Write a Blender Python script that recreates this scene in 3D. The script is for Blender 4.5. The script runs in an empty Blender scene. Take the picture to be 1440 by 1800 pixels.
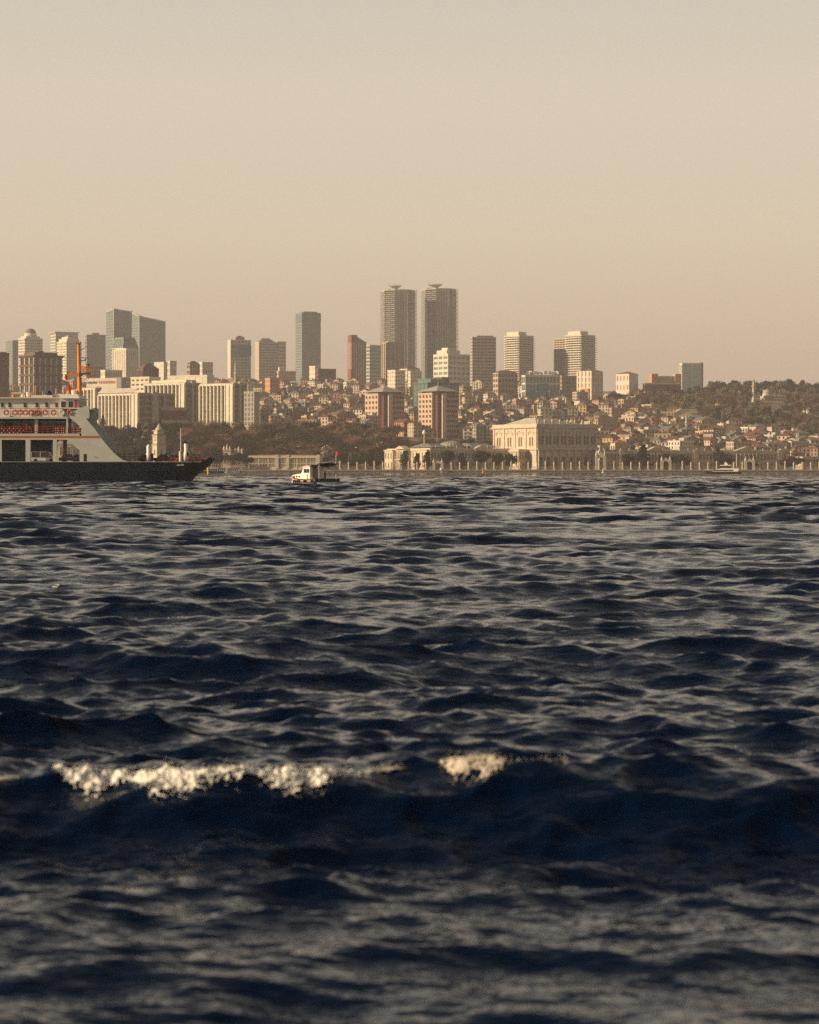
import bpy, bmesh, math, random
import numpy as np
from mathutils import Vector, noise as mnoise

# ------------------------------------------------------------------ camera, sky, sun, exposure
H = 2.5            # eye height above the sea, metres
F = 4420.0         # focal length in photograph pixels
HY = 824.5         # photograph row of the horizon
S = bpy.context.scene
C = S.collection
cd = bpy.data.cameras.new('camera'); cam = bpy.data.objects.new('camera', cd); C.objects.link(cam)
cam.location = (0, 0, H); cam.rotation_euler = (math.radians(90), 0, 0)
cd.sensor_fit = 'HORIZONTAL'; cd.sensor_width = 36.0; cd.lens = 36.0 * F / 1440.0
cd.shift_y = -(900.0 - HY) / 1440.0
cd.clip_start = 0.5; cd.clip_end = 30000
cd.dof.use_dof = True; cd.dof.focus_distance = 420.0; cd.dof.aperture_fstop = 3.5
S.camera = cam

SUN_TO = Vector((-0.93, -0.20, 0.36)).normalized()
w = bpy.data.worlds.new('World'); S.world = w; w.use_nodes = True
nt = w.node_tree; nt.nodes.clear()
N = nt.nodes.new; L = nt.links.new
wo = N('ShaderNodeOutputWorld'); sky = N('ShaderNodeTexSky'); sky.sky_type = 'NISHITA'; sky.sun_disc = False
sky.sun_elevation = math.asin(SUN_TO.z); sky.sun_rotation = math.atan2(SUN_TO.x, SUN_TO.y)
sky.air_density = 1.5; sky.dust_density = 5.0; sky.ozone_density = 1.0
b1 = N('ShaderNodeBackground'); b1.inputs['Strength'].default_value = 0.05; L(sky.outputs[0], b1.inputs[0])
tc = N('ShaderNodeTexCoord'); sx = N('ShaderNodeSeparateXYZ'); L(tc.outputs['Generated'], sx.inputs[0])
rp = N('ShaderNodeValToRGB'); L(sx.outputs['Z'], rp.inputs[0])
def _ramp(r, stops):
    e = r.color_ramp.elements
    while len(e) > 1: e.remove(e[0])
    e[0].position = stops[0][0]; e[0].color = (*stops[0][1], 1)
    for p, c in stops[1:]:
        k = e.new(p); k.color = (*c, 1)
_ramp(rp, [(0.0, (.60, .435, .275)), (0.04, (.64, .49, .33)), (0.09, (.65, .54, .40)), (0.15, (.605, .535, .425)), (0.20, (.51, .47, .395)), (0.30, (.17, .17, .16)), (0.45, (.055, .060, .070)), (1.0, (.012, .018, .036))])
b2 = N('ShaderNodeBackground'); b2.inputs['Strength'].default_value = 1.0; L(rp.outputs[0], b2.inputs[0])
mx = N('ShaderNodeMixShader')
mr = N('ShaderNodeMapRange'); mr.inputs['From Min'].default_value = 0.0; mr.inputs['From Max'].default_value = 0.9
mr.inputs['To Min'].default_value = 0.92; mr.inputs['To Max'].default_value = 0.8; L(sx.outputs['Z'], mr.inputs['Value'])
L(mr.outputs[0], mx.inputs[0]); L(b1.outputs[0], mx.inputs[1]); L(b2.outputs[0], mx.inputs[2]); L(mx.outputs[0], wo.inputs[0])

sl = bpy.data.lights.new('sun', 'SUN'); sl.energy = 4.9; sl.angle = math.radians(0.5); sl.color = (1.0, 0.77, 0.50)
so = bpy.data.objects.new('sun', sl); C.objects.link(so); so.rotation_euler = SUN_TO.to_track_quat('Z', 'Y').to_euler(); so.location = (-300, -40, 150)
V = S.view_settings
V.view_transform = 'Standard'; V.look = 'None'; V.exposure = 0.45; V.gamma = 1.0; V.use_curve_mapping = False
S.display_settings.display_device = 'sRGB'
cy = S.cycles
cy.use_denoising = False
cy.max_bounces = 5; cy.diffuse_bounces = 2; cy.glossy_bounces = 2; cy.transmission_bounces = 2; cy.volume_bounces = 0
cy.caustics_reflective = False; cy.caustics_refractive = False
cy.sample_clamp_indirect = 4.0

HAZE_DENSITY = 0.000108
HAZE_COLOR = (0.74, 0.71, 0.76)

# ------------------------------------------------------------------ helpers
def wx(px, D): return (px - 720.0) * D / F
def wz(py, D): return H + (HY - py) * D / F

MATS = {}
def mat(name, col, rough=0.75, metal=0.0, vary=0.12, scale=0.35, spec=0.3, bump=0.0, rnd=0.0, col2=None):
    if name in MATS: return MATS[name]
    m = bpy.data.materials.new(name); m.use_nodes = True; t = m.node_tree
    p = t.nodes['Principled BSDF']
    p.inputs['Roughness'].default_value = rough; p.inputs['Metallic'].default_value = metal
    p.inputs['Specular IOR Level'].default_value = spec
    tcn = t.nodes.new('ShaderNodeTexCoord'); nz = t.nodes.new('ShaderNodeTexNoise')
    nz.inputs['Scale'].default_value = scale; nz.inputs['Detail'].default_value = 5
    t.links.new(tcn.outputs['Object'], nz.inputs['Vector'])
    r = t.nodes.new('ShaderNodeValToRGB'); t.links.new(nz.outputs['Fac'], r.inputs[0])
    a = tuple(max(0, c * (1 - vary)) for c in col); b = tuple(min(1, c * (1 + vary)) for c in (col2 or col))
    r.color_ramp.elements[0].position = 0.3; r.color_ramp.elements[0].color = (*a, 1)
    r.color_ramp.elements[1].position = 0.7; r.color_ramp.elements[1].color = (*b, 1)
    out = r.outputs[0]
    if rnd:
        oi = t.nodes.new('ShaderNodeObjectInfo'); hs = t.nodes.new('ShaderNodeHueSaturation')
        mp = t.nodes.new('ShaderNodeMapRange'); mp.inputs['To Min'].default_value = 1 - rnd; mp.inputs['To Max'].default_value = 1 + rnd
        t.links.new(oi.outputs['Random'], mp.inputs['Value']); t.links.new(mp.outputs[0], hs.inputs['Value'])
        mh = t.nodes.new('ShaderNodeMapRange'); mh.inputs['To Min'].default_value = 0.5 + rnd * 0.06; mh.inputs['To Max'].default_value = 0.5 - rnd * 0.06
        t.links.new(oi.outputs['Random'], mh.inputs['Value']); t.links.new(mh.outputs[0], hs.inputs['Hue'])
        t.links.new(out, hs.inputs['Color']); out = hs.outputs[0]
    t.links.new(out, p.inputs['Base Color'])
    if bump:
        bn = t.nodes.new('ShaderNodeBump'); bn.inputs['Strength'].default_value = bump; bn.inputs['Distance'].default_value = 0.1
        t.links.new(nz.outputs['Fac'], bn.inputs['Height']); t.links.new(bn.outputs[0], p.inputs['Normal'])
    MATS[name] = m
    return m

def tag(o, label=None, cat=None, group=None, kind=None):
    if label: o['label'] = label
    if cat: o['category'] = cat
    if group: o['group'] = group
    if kind: o['kind'] = kind
    return o

def empty(name, loc=(0, 0, 0), rz=0.0, label=None, cat=None, group=None):
    o = bpy.data.objects.new(name, None); C.objects.link(o); o.location = loc; o.rotation_euler = (0, 0, rz)
    o.empty_display_size = 1
    return tag(o, label, cat, group)

class MB:
    def __init__(s): s.v = []; s.f = []
    def box(s, x0, x1, y0, y1, z0, z1):
        n = len(s.v)
        s.v += [(x0,y0,z0),(x1,y0,z0),(x1,y1,z0),(x0,y1,z0),(x0,y0,z1),(x1,y0,z1),(x1,y1,z1),(x0,y1,z1)]
        s.f += [(n,n+3,n+2,n+1),(n+4,n+5,n+6,n+7),(n,n+1,n+5,n+4),(n+1,n+2,n+6,n+5),(n+2,n+3,n+7,n+6),(n+3,n,n+4,n+7)]
        return s
    def prism(s, pts, z0, z1, top=None):       # pts: plan polygon, counter-clockwise
        n = len(s.v); k = len(pts); top = top or pts
        s.v += [(x, y, z0) for x, y in pts] + [(x, y, z1) for x, y in top]
        s.f += [tuple(n + i for i in range(k))[::-1], tuple(n + k + i for i in range(k))]
        s.f += [(n+i, n+(i+1) % k, n+k+(i+1) % k, n+k+i) for i in range(k)]
        return s
    def side(s, pts, y0, y1):                  # pts: polygon in x,z; thickness in y
        n = len(s.v); k = len(pts)
        s.v += [(x, y0, z) for x, z in pts] + [(x, y1, z) for x, z in pts]
        s.f += [tuple(n + i for i in range(k)), tuple(n + k + i for i in range(k))[::-1]]
        s.f += [(n+(i+1) % k, n+i, n+k+i, n+k+(i+1) % k) for i in range(k)]
        return s
    def cyl(s, cx, cy_, z0, z1, r0, r1=None, n=10):
        r1 = r0 if r1 is None else r1
        a = [(math.cos(2*math.pi*i/n), math.sin(2*math.pi*i/n)) for i in range(n)]
        return s.prism([(cx+r0*c, cy_+r0*d) for c, d in a], z0, z1, [(cx+r1*c, cy_+r1*d) for c, d in a])
    def tube(s, p, q, r, n=6, r2=None):
        p = Vector(p); q = Vector(q); d = (q - p).normalized(); r2 = r if r2 is None else r2
        u = d.orthogonal().normalized(); v = d.cross(u); b = len(s.v)
        for c, rr in ((p, r), (q, r2)):
            for i in range(n):
                t = 2*math.pi*i/n; s.v.append(tuple(c + (u*math.cos(t) + v*math.sin(t))*rr))
        s.f += [(b+i, b+(i+1) % n, b+n+(i+1) % n, b+n+i) for i in range(n)]
        s.f += [tuple(b+i for i in range(n))[::-1], tuple(b+n+i for i in range(n))]
        return s
    def lathe(s, prof, cx=0, cy_=0, n=16, sx_=1.0, sy_=1.0):   # prof: (r, z) from bottom to top
        b = len(s.v)
        for r, z in prof:
            for i in range(n):
                t = 2*math.pi*i/n; s.v.append((cx + r*sx_*math.cos(t), cy_ + r*sy_*math.sin(t), z))
        for j in range(len(prof)-1):
            for i in range(n): s.f.append((b+j*n+i, b+j*n+(i+1) % n, b+(j+1)*n+(i+1) % n, b+(j+1)*n+i))
        s.f.append(tuple(b+(len(prof)-1)*n+i for i in range(n))); s.f.append(tuple(b+i for i in range(n))[::-1])
        return s
    def torus(s, c, R, r, n=18, m=6, axis='y'):
        b = len(s.v)
        for i in range(n):
            t = 2*math.pi*i/n
            for j in range(m):
                u = 2*math.pi*j/m; a = R + r*math.cos(u); h = r*math.sin(u)
                s.v.append((c[0]+a*math.cos(t), c[1]+h, c[2]+a*math.sin(t)) if axis == 'y' else (c[0]+a*math.cos(t), c[1]+a*math.sin(t), c[2]+h))
        for i in range(n):
            for j in range(m): s.f.append((b+i*m+j, b+i*m+(j+1) % m, b+((i+1) % n)*m+(j+1) % m, b+((i+1) % n)*m+j))
        return s
    def mesh(s, name, m=None):
        me = bpy.data.meshes.new(name); me.from_pydata(s.v, [], s.f); me.update()
        bm = bmesh.new(); bm.from_mesh(me); bmesh.ops.recalc_face_normals(bm, faces=bm.faces); bm.to_mesh(me); bm.free()
        if m: me.materials.append(m)
        return me
    def build(s, name, m, parent=None, stuff=False, smooth=False):
        me = s.mesh(name, m)
        if smooth: me.polygons.foreach_set('use_smooth', [True]*len(me.polygons))
        o = bpy.data.objects.new(name, me); C.objects.link(o)
        if parent: o.parent = parent
        if stuff: o['kind'] = 'stuff'
        return o

def inst(me, name, parent=None, loc=(0, 0, 0), rz=0.0):
    o = bpy.data.objects.new(name, me); C.objects.link(o); o.location = loc; o.rotation_euler = (0, 0, rz)
    if parent: o.parent = parent
    return o

def multi(name, parts):
    """one mesh out of several builders, each with its own material"""
    v = []; f = []; mi = []
    for i, (b, _) in enumerate(parts):
        n = len(v); v += b.v; f += [tuple(n+j for j in q_) for q_ in b.f]; mi += [i]*len(b.f)
    me = bpy.data.meshes.new(name); me.from_pydata(v, [], f); me.update()
    for _, m in parts: me.materials.append(m)
    me.polygons.foreach_set('material_index', mi)
    return me

# ------------------------------------------------------------------ landmarks: to say where a thing stands
LANDMARKS = []   # (name, px, py)
USED = {}
def place(px, py):
    best = min(LANDMARKS, key=lambda l: ((l[1]-px)**2 + 2.2*(l[2]-py)**2))
    dx, dy = px - best[1], best[2] - py
    if dy > abs(dx) * 0.6 and dy > 6: rel = 'above'
    elif dy < -abs(dx) * 0.6 and dy < -6: rel = 'below'
    else: rel = 'right of' if dx > 0 else 'left of'
    adv = 'just ' if math.hypot(dx, dy) < 30 else ''
    if rel in ('right of', 'left of') and abs(dy) > 7: rel = ('up ' if dy > 0 else 'down ') + rel
    return adv + rel + ' the ' + best[0]
LANDMARKS += [('satellite dish building', 952, 665), ('twin lattice towers', 737, 570), ('left brown pyramid-roofed block', 676, 712),
  ('right brown pyramid-roofed block', 770, 715), ('dark green glass block', 765, 675), ('tall white gable hall', 1200, 730),
  ('thin hillside minaret', 1207, 745), ('wooded hill mosque', 1350, 695), ('palace ceremonial hall', 960, 775), ('white glass slab block', 1215, 652),
  ('far right balcony tower', 1012, 620), ('middle balcony tower', 913, 620), ('red brick office tower', 627, 625), ('blue-grey glass tower', 541, 600),
  ('striped hotel right wing', 385, 700), ('clock tower', 280, 780), ('domed palace wing', 805, 790), ('orange apartment house', 478, 672),
  ('stepped white apartment block', 795, 645), ('long arcaded school house', 530, 735), ('big ochre apartment house', 1060, 745),
  ('pink palace annex', 1090, 775), ('long red-roofed lodge', 1157, 765), ('cream apartment house with red stripes', 1038, 665), ('turreted ridge barracks', 1170, 662),
  ('palace right wing', 1240, 805), ('small palace pavilion', 1420, 815), ('red ridge house', 1100, 660), ('twin stone chalets', 870, 745),
  ('tall hill minaret', 1325, 685), ('park ridge top', 1290, 672), ('cream ridge house', 1375, 680), ('slope behind the yacht', 1290, 765), ('far right wooded slope', 1425, 720), ('wooded slope centre', 1290, 715), ('wooded slope left part', 1150, 710), ('nearest hotel wing', 210, 715), ('ferry foredeck', 290, 805), ('ferry wheelhouse', 130, 715), ('umbrella pine', 409, 805), ('blossoming park tree', 572, 790), ('left park slope', 190, 765), ('park below the hotel', 400, 765), ('brown park slope', 500, 770), ('park edge by the palace', 650, 765), ('detached pale wing', 500, 815)]

# ------------------------------------------------------------------ terrain height
TD = [1690, 1770, 1900, 2050, 2300, 2600, 3000, 3500, 4500]
TP = [-400, 0, 300, 500, 700, 900, 1100, 1300, 1440, 1850]
TY = [[826.2]*10,
      [826]*10,
      [806, 806, 806, 806, 810, 814, 812, 814, 818, 818],
      [775, 775, 775, 778, 786, 795, 792, 797, 806, 806],
      [742, 745, 745, 750, 757, 766, 764, 768, 786, 786],
      [715, 718, 718, 722, 730, 733, 732, 732, 745, 745],
      [693, 697, 697, 700, 703, 704, 702, 690, 690, 692],
      [683, 685, 684, 686, 688, 688, 688, 690, 692, 694],
      [690]*10]
def gpy(px, D):
    D = min(max(D, TD[0]), TD[-1]); px = min(max(px, TP[0]), TP[-1])
    i = max(k for k in range(len(TD)-1) if TD[k] <= D); j = max(k for k in range(len(TP)-1) if TP[k] <= px)
    a = (D-TD[i])/(TD[i+1]-TD[i]); b = (px-TP[j])/(TP[j+1]-TP[j])
    r = lambda k: TY[k][j]*(1-b) + TY[k][j+1]*b
    if i == 0: return 826.2
    # interpolate world height, not pixels
    za = (HY-r(i))*TD[i]; zb = (HY-r(i+1))*TD[i+1]
    return HY - (za*(1-a)+zb*a)/D
def ground(x, D):
    return wz(gpy(720 + x*F/D, D), D) if D > 1770 else 1.85

# ------------------------------------------------------------------ materials
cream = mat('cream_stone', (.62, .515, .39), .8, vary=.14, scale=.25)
pale = mat('pale_render', (.66, .60, .48), .8, vary=.1, scale=.2)
white = mat('white_render', (.72, .66, .54), .75, vary=.1, scale=.15)
greyc = mat('grey_concrete', (.36, .34, .30), .85, vary=.15)
dkgrey = mat('dark_grey_concrete', (.14, .13, .12), .85, vary=.2)
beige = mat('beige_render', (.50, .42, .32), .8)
tan = mat('tan_render', (.42, .31, .20), .8)
ochre = mat('ochre_render', (.55, .40, .20), .8)
pink = mat('pink_render', (.55, .33, .24), .8)
orange = mat('orange_render', (.58, .27, .12), .8)
redbrick = mat('red_brick_cladding', (.26, .09, .06), .8)
brownclad = mat('brown_cladding', (.16, .085, .06), .75)
rose = mat('rose_cladding', (.60, .44, .33), .75)
redroof = mat('red_roof_tiles', (.18, .078, .055), .85, vary=.3, scale=.6)
brownroof = mat('brown_roof_tiles', (.15, .09, .065), .85, vary=.3, scale=.6)
orangeroof = mat('orange_roof_tiles', (.36, .12, .06), .85, vary=.3, scale=.6)
greyroof = mat('grey_roof_sheet', (.20, .20, .18), .6, vary=.2)
leadroof = mat('lead_roof', (.42, .40, .34), .6, metal=.0, vary=.15, scale=.3)
paleroof = mat('pale_roof_membrane', (.50, .47, .40), .8)
glass = mat('teal_facade_glass', (.20, .26, .24), .22, spec=.6, vary=.25, scale=.12)
bluegl = mat('blue_facade_glass', (.15, .215, .215), .2, spec=.6, vary=.25, scale=.1)
darkgl = mat('dark_window_glass', (.035, .034, .032), .25, spec=.5, vary=.4, scale=.3)
greengl = mat('green_facade_glass', (.09, .20, .175), .25, spec=.6, vary=.2, scale=.1)
stone = mat('quay_stone', (.22, .19, .15), .85, vary=.25, scale=.4, bump=.3)
marble = mat('pale_marble', (.56, .49, .37), .6, vary=.15, scale=.5)
iron = mat('wrought_iron', (.10, .085, .065), .6)
metalw = mat('white_paint', (.78, .74, .66), .45, vary=.07, scale=.4, spec=.4)
ferrywhite = mat('ferry_white_paint', (.62, .63, .58), .4, vary=.08, scale=.5, spec=.4)
redpaint = mat('red_paint', (.45, .04, .03), .5)
orangepaint = mat('orange_paint', (.75, .26, .03), .45, vary=.12)
yellowpaint = mat('yellow_paint', (.75, .48, .06), .5)
navy = mat('navy_hull_paint', (.0006, .007, .024), .5, vary=.35, scale=.3, spec=.12)
teal = mat('dark_green_paint', (.005, .045, .048), .5)
black = mat('black_rubber', (.012, .012, .012), .7)
brownwood = mat('brown_varnish', (.16, .05, .02), .5)

# ------------------------------------------------------------------ generic building
def facade_piers(mb, w, d, zb, zt, nx, ny, pw, p, faces='RLBK', deep=None):
    dp = deep or p
    if 'R' in faces:
        for k in range(nx+1):
            c = w*k/nx; mb.box(max(-p, c-pw/2), min(w+p, c+pw/2), -dp, .1, zb, zt)
    if 'L' in faces:
        for k in range(ny+1):
            c = d*k/ny; mb.box(-dp, .1, max(-p, c-pw/2), min(d+p, c+pw/2), zb, zt)
    if 'B' in faces:
        for k in range(nx+1):
            c = w*k/nx; mb.box(max(-p, c-pw/2), min(w+p, c+pw/2), d-.1, d+p, zb, zt)
    if 'K' in faces:
        for k in range(ny+1):
            c = d*k/ny; mb.box(w-.1, w+p, max(-p, c-pw/2), min(d+p, c+pw/2), zb, zt)

def block(name, label, px0, pxc, px1, ytop, D, a=35.0, st=8, nx=6, ny=4, gl=None, wall=None, band=None, roof=None, pier=None,
          bh=.45, pw=.35, bp=.35, pp=.30, top=1.2, plant=None, cat='building', group=None, zbase=None, hip=0, over=.6, finL=None, sink=6, w1=None, w2=None):
    """A building standing on the hill: core of glazing, a ring band per storey, piers between bays."""
    gl = gl or darkgl; wall = wall or pale; band = band or wall; pier = pier or wall; roof = roof or paleroof
    ar = math.radians(a); s = D/F
    W = w2 if w2 else max(3.0, (px1-pxc)*s/max(.12, math.cos(ar))); Dp = w1 if w1 else max(3.0, (pxc-px0)*s/max(.12, math.sin(abs(ar))))
    X, Y = wx(pxc, D), D
    zb = ground(X, Y) if zbase is None else zbase
    zt = wz(ytop, D)
    root = empty(name, (X, Y, zb), ar, label, cat, group)
    h = zt - zb - (top if not hip else 0)
    sh = h/st
    MB().box(0, W, 0, Dp, -sink, h).build('glazing', gl, root)
    if bp:
        m = MB()
        for k in range(st+1):
            z = k*sh; m.box(-bp, W+bp, -bp, Dp+bp, z-sh*bh/2 if k else -sink+.1, z+(sh*bh/2 if k < st else .05))
        m.build('floor_band', band, root, stuff=True)
    if pp:
        m = MB(); facade_piers(m, W, Dp, -sink+.2, h-.02, nx, ny, pw, pp, deep=None)
        m.build('pier', pier, root, stuff=True)
    if finL:
        m = MB()
        for k in range(ny+1):
            c = Dp*k/ny; m.box(-finL[0], -.1, c-finL[1]/2, c+finL[1]/2, -sink+.3, h-.05)
        m.build('fin', finL[2], root, stuff=True)
    if hip:
        o = over; m = MB()
        r = min(W, Dp)/2; zz = h + .06
        e = [(-o, -o, zz), (W+o, -o, zz), (W+o, Dp+o, zz), (-o, Dp+o, zz)]
        if W >= Dp: rg = [(r, Dp/2, zz+hip), (W-r, Dp/2, zz+hip)]
        else: rg = [(W/2, r, zz+hip), (W/2, Dp-r, zz+hip)]
        m.v = e + rg
        m.f = [(0,1,5,4),(1,2,5),(2,3,4,5),(3,0,4),(3,2,1,0)] if W >= Dp else [(0,1,4),(1,2,5,4),(2,3,5),(3,0,4,5),(3,2,1,0)]
        m.build('roof', roof, root)
    else:
        m = MB(); m.box(-over, W+over, -over, Dp+over, h+.06, h+top).build('roof', band, root)
        MB().box(-over+.6, W+over-.6, -over+.6, Dp+over-.6, h+top+.02, h+top+.1).build('roof_membrane', roof, root)
    for q in (plant or []):
        u0, u1, v0, v1, hh = q[:5]
        MB().box(W*u0, W*u1, Dp*v0, Dp*v1, h+(top+.12 if not hip else 0), h+top+hh).build('plant_room', q[5] if len(q) > 5 else greyc, root)
    return root, W, Dp, h, sh

# ------------------------------------------------------------------ water
rs = np.random.RandomState(11)
NS, NL = 190, 110
NW = NS+NL
lam = np.concatenate([np.exp(rs.uniform(math.log(0.13), math.log(1.3), NS)), np.exp(rs.uniform(math.log(1.3), math.log(11.0), NL))]).astype(np.float32)
th = (rs.normal(0, 0.42, NW) + math.radians(-90+8)).astype(np.float32)      # travel mostly towards the camera
wide = lam < 1.5
th[wide] = (rs.normal(0, 0.66, wide.sum()) + math.radians(-90-10))
slope = np.concatenate([np.full(NS, 0.28*math.sqrt(2.0/NS)), np.full(NL, 0.175*math.sqrt(2.0/NL))])
slope *= np.where(lam > 4, .62, 1.0)*np.where(lam < .3, .75, 1.0)
kk = 2*math.pi/lam; amp = slope/kk; kx = kk*np.cos(th); ky = kk*np.sin(th); ph = rs.uniform(0, 2*math.pi, NW)

def crest_line(x):
    return 17.9 + 0.22*np.sin(x*0.8+0.6) + 0.10*np.sin(x*2.3+1.0) - 0.05*x
def extra(x, y):
    yc = crest_line(x); A = 0.365 + 0.04*np.sin(x*1.1+.4) + 0.025*np.sin(x*3.1) - 0.012*x
    u = y - yc
    z = A*np.where(u < 0, np.exp(-(u/0.62)**2), np.exp(-(u/2.1)**2))
    z += -0.15*np.exp(-((u+1.8)/1.1)**2)
    z += 0.07*np.exp(-((y-13.2+0.2*np.sin(x))/0.7)**2)
    z += 0.20*np.exp(-((y-(31.5+.4*np.sin(x*.6)))/1.1)**2)*np.exp(-((x+1.6)/1.6)**2)
    return z*np.exp(-(x/14.0)**2)
def surface(x, y, dd):
    X = x.copy(); Y = y.copy(); Z = np.zeros_like(x)
    patch = 1.0 + 0.35*np.sin(x*0.11+y*0.063+1.0)*np.sin(y*0.041+x*0.02+.3) 
    near = np.clip((y-8)/26.0, 0.42, 1.0)
    cr = 1-.62*np.exp(-((y-18.2)/2.2)**2)
    for i in range(NW):
        f = np.clip((lam[i]/(dd*1.7)-1.0)*1.5, 0, 1)
        if f.max() <= 0: continue
        p = kx[i]*x + ky[i]*y + ph[i]
        far = 1.0 + (1.3*np.clip((y-70)/280.0, 0, 1) if lam[i] > 3 else 0.0)
        aa = amp[i]*f*patch*far*(near*(cr if lam[i] > 2.0 else 1.0) if lam[i] > 1.2 else np.clip((y-8.5)/8.5, .42, 1.0))
        c = np.cos(p); sN = np.sin(p)
        Z += aa*c; g = 0.95*aa
        X -= g*math.cos(th[i])*sN; Y -= g*math.sin(th[i])*sN
    Z += extra(x, y)
    return X, Y, Z
ds = [6.5]
while ds[-1] < 1692.0:
    d_ = ds[-1]
    r_ = 0.0045 if d_ < 9 else (0.0032 if d_ < 60 else (0.0036 if d_ < 400 else 0.005))
    ds.append(d_*(1+r_))
ds = np.array([*ds[:-1], 1695.0]); NR = len(ds)
ang = np.concatenate([np.linspace(-62, -13.5, 26)[:-1], np.linspace(-13.5, 13.5, 540), np.linspace(13.5, 62, 26)[1:]])
NC = len(ang)
tg = np.tan(np.radians(ang))
GX = (ds[:, None]*tg[None, :]).astype(np.float64); GY = np.repeat(ds[:, None], NC, 1)
dstep = np.gradient(ds)[:, None]*np.ones((1, NC))
dstep = np.maximum(dstep, np.gradient(tg)[None, :]*ds[:, None])
WX, WY, WZ = surface(GX, GY, dstep)
WZ[-1, :] = -0.05; WY[-1, :] = 1695
co = np.stack([WX, WY, WZ], -1).reshape(-1, 3).astype(np.float32)
idx = np.arange(NR*NC, dtype=np.int32).reshape(NR, NC)
quads = np.stack([idx[:-1, :-1], idx[:-1, 1:], idx[1:, 1:], idx[1:, :-1]], -1).reshape(-1, 4)
me = bpy.data.meshes.new('water'); me.vertices.add(len(co)); me.vertices.foreach_set('co', co.ravel())
me.loops.add(quads.size); me.loops.foreach_set('vertex_index', quads.ravel())
me.polygons.add(len(quads)); me.polygons.foreach_set('loop_start', np.arange(0, quads.size, 4, dtype=np.int32))
me.polygons.foreach_set('use_smooth', np.ones(len(quads), bool)); me.update(calc_edges=True)
water = bpy.data.objects.new('water', me); C.objects.link(water); water['kind'] = 'structure'
mw = bpy.data.materials.new('sea_water'); mw.use_nodes = True; t = mw.node_tree; p = t.nodes['Principled BSDF']
p.inputs['Base Color'].default_value = (.0006, .0052, .020, 1); p.inputs['Roughness'].default_value = 0.07; p.inputs['IOR'].default_value = 1.33
g = t.nodes.new('ShaderNodeNewGeometry')
def wnoise(sc, det, sy=1.0):
    mp = t.nodes.new('ShaderNodeMapping'); mp.inputs['Scale'].default_value = (sc*0.55, sc, sc); mp.inputs['Rotation'].default_value = (0, 0, .15)
    n_ = t.nodes.new('ShaderNodeTexNoise'); n_.inputs['Scale'].default_value = 1.0; n_.inputs['Detail'].default_value = det; n_.inputs['Roughness'].default_value = .6
    t.links.new(g.outputs['Position'], mp.inputs['Vector']); t.links.new(mp.outputs[0], n_.inputs['Vector']); return n_
n1 = wnoise(5.0, 3); n2 = wnoise(0.9, 5)
bA = t.nodes.new('ShaderNodeBump'); bA.inputs['Strength'].default_value = .55; bA.inputs['Distance'].default_value = .05
bB = t.nodes.new('ShaderNodeBump'); bB.inputs['Strength'].default_value = .5; bB.inputs['Distance'].default_value = .25
t.links.new(n1.outputs['Fac'], bA.inputs['Height']); t.links.new(n2.outputs['Fac'], bB.inputs['Height'])
t.links.new(bB.outputs[0], bA.inputs['Normal'])
# wavelets too small for the mesh: a random tilt of the surface that grows with the mesh spacing away from the shore
def vm(op, a=None, b=None):
    n_ = t.nodes.new('ShaderNodeVectorMath'); n_.operation = op
    for i_, q_ in enumerate((a, b)):
        if q_ is None: continue
        if isinstance(q_, tuple): n_.inputs[i_].default_value = q_
        else: t.links.new(q_, n_.inputs[i_])
    return n_
n3 = wnoise(1.1, 3); n4 = wnoise(.16, 2)
v1 = vm('SUBTRACT', n3.outputs['Color'], (.5, .5, .5)); v2 = vm('SUBTRACT', n4.outputs['Color'], (.5, .5, .5))
v3 = vm('ADD', v1.outputs[0], v2.outputs[0]); v4 = vm('MULTIPLY', v3.outputs[0], (2.4, 5.2, 0))
sp_ = t.nodes.new('ShaderNodeSeparateXYZ'); t.links.new(g.outputs['Position'], sp_.inputs[0])
mr_ = t.nodes.new('ShaderNodeMapRange'); mr_.inputs['From Min'].default_value = 60; mr_.inputs['From Max'].default_value = 300; mr_.inputs['To Min'].default_value = 0.0; mr_.inputs['To Max'].default_value = 1.0
t.links.new(sp_.outputs['Y'], mr_.inputs['Value'])
v5 = t.nodes.new('ShaderNodeVectorMath'); v5.operation = 'SCALE'; t.links.new(v4.outputs[0], v5.inputs[0]); t.links.new(mr_.outputs[0], v5.inputs['Scale'])
v6 = vm('ADD', bA.outputs[0], v5.outputs[0]); v7 = vm('NORMALIZE', v6.outputs[0]); t.links.new(v7.outputs[0], p.inputs['Normal'])
me.materials.append(mw)

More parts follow.
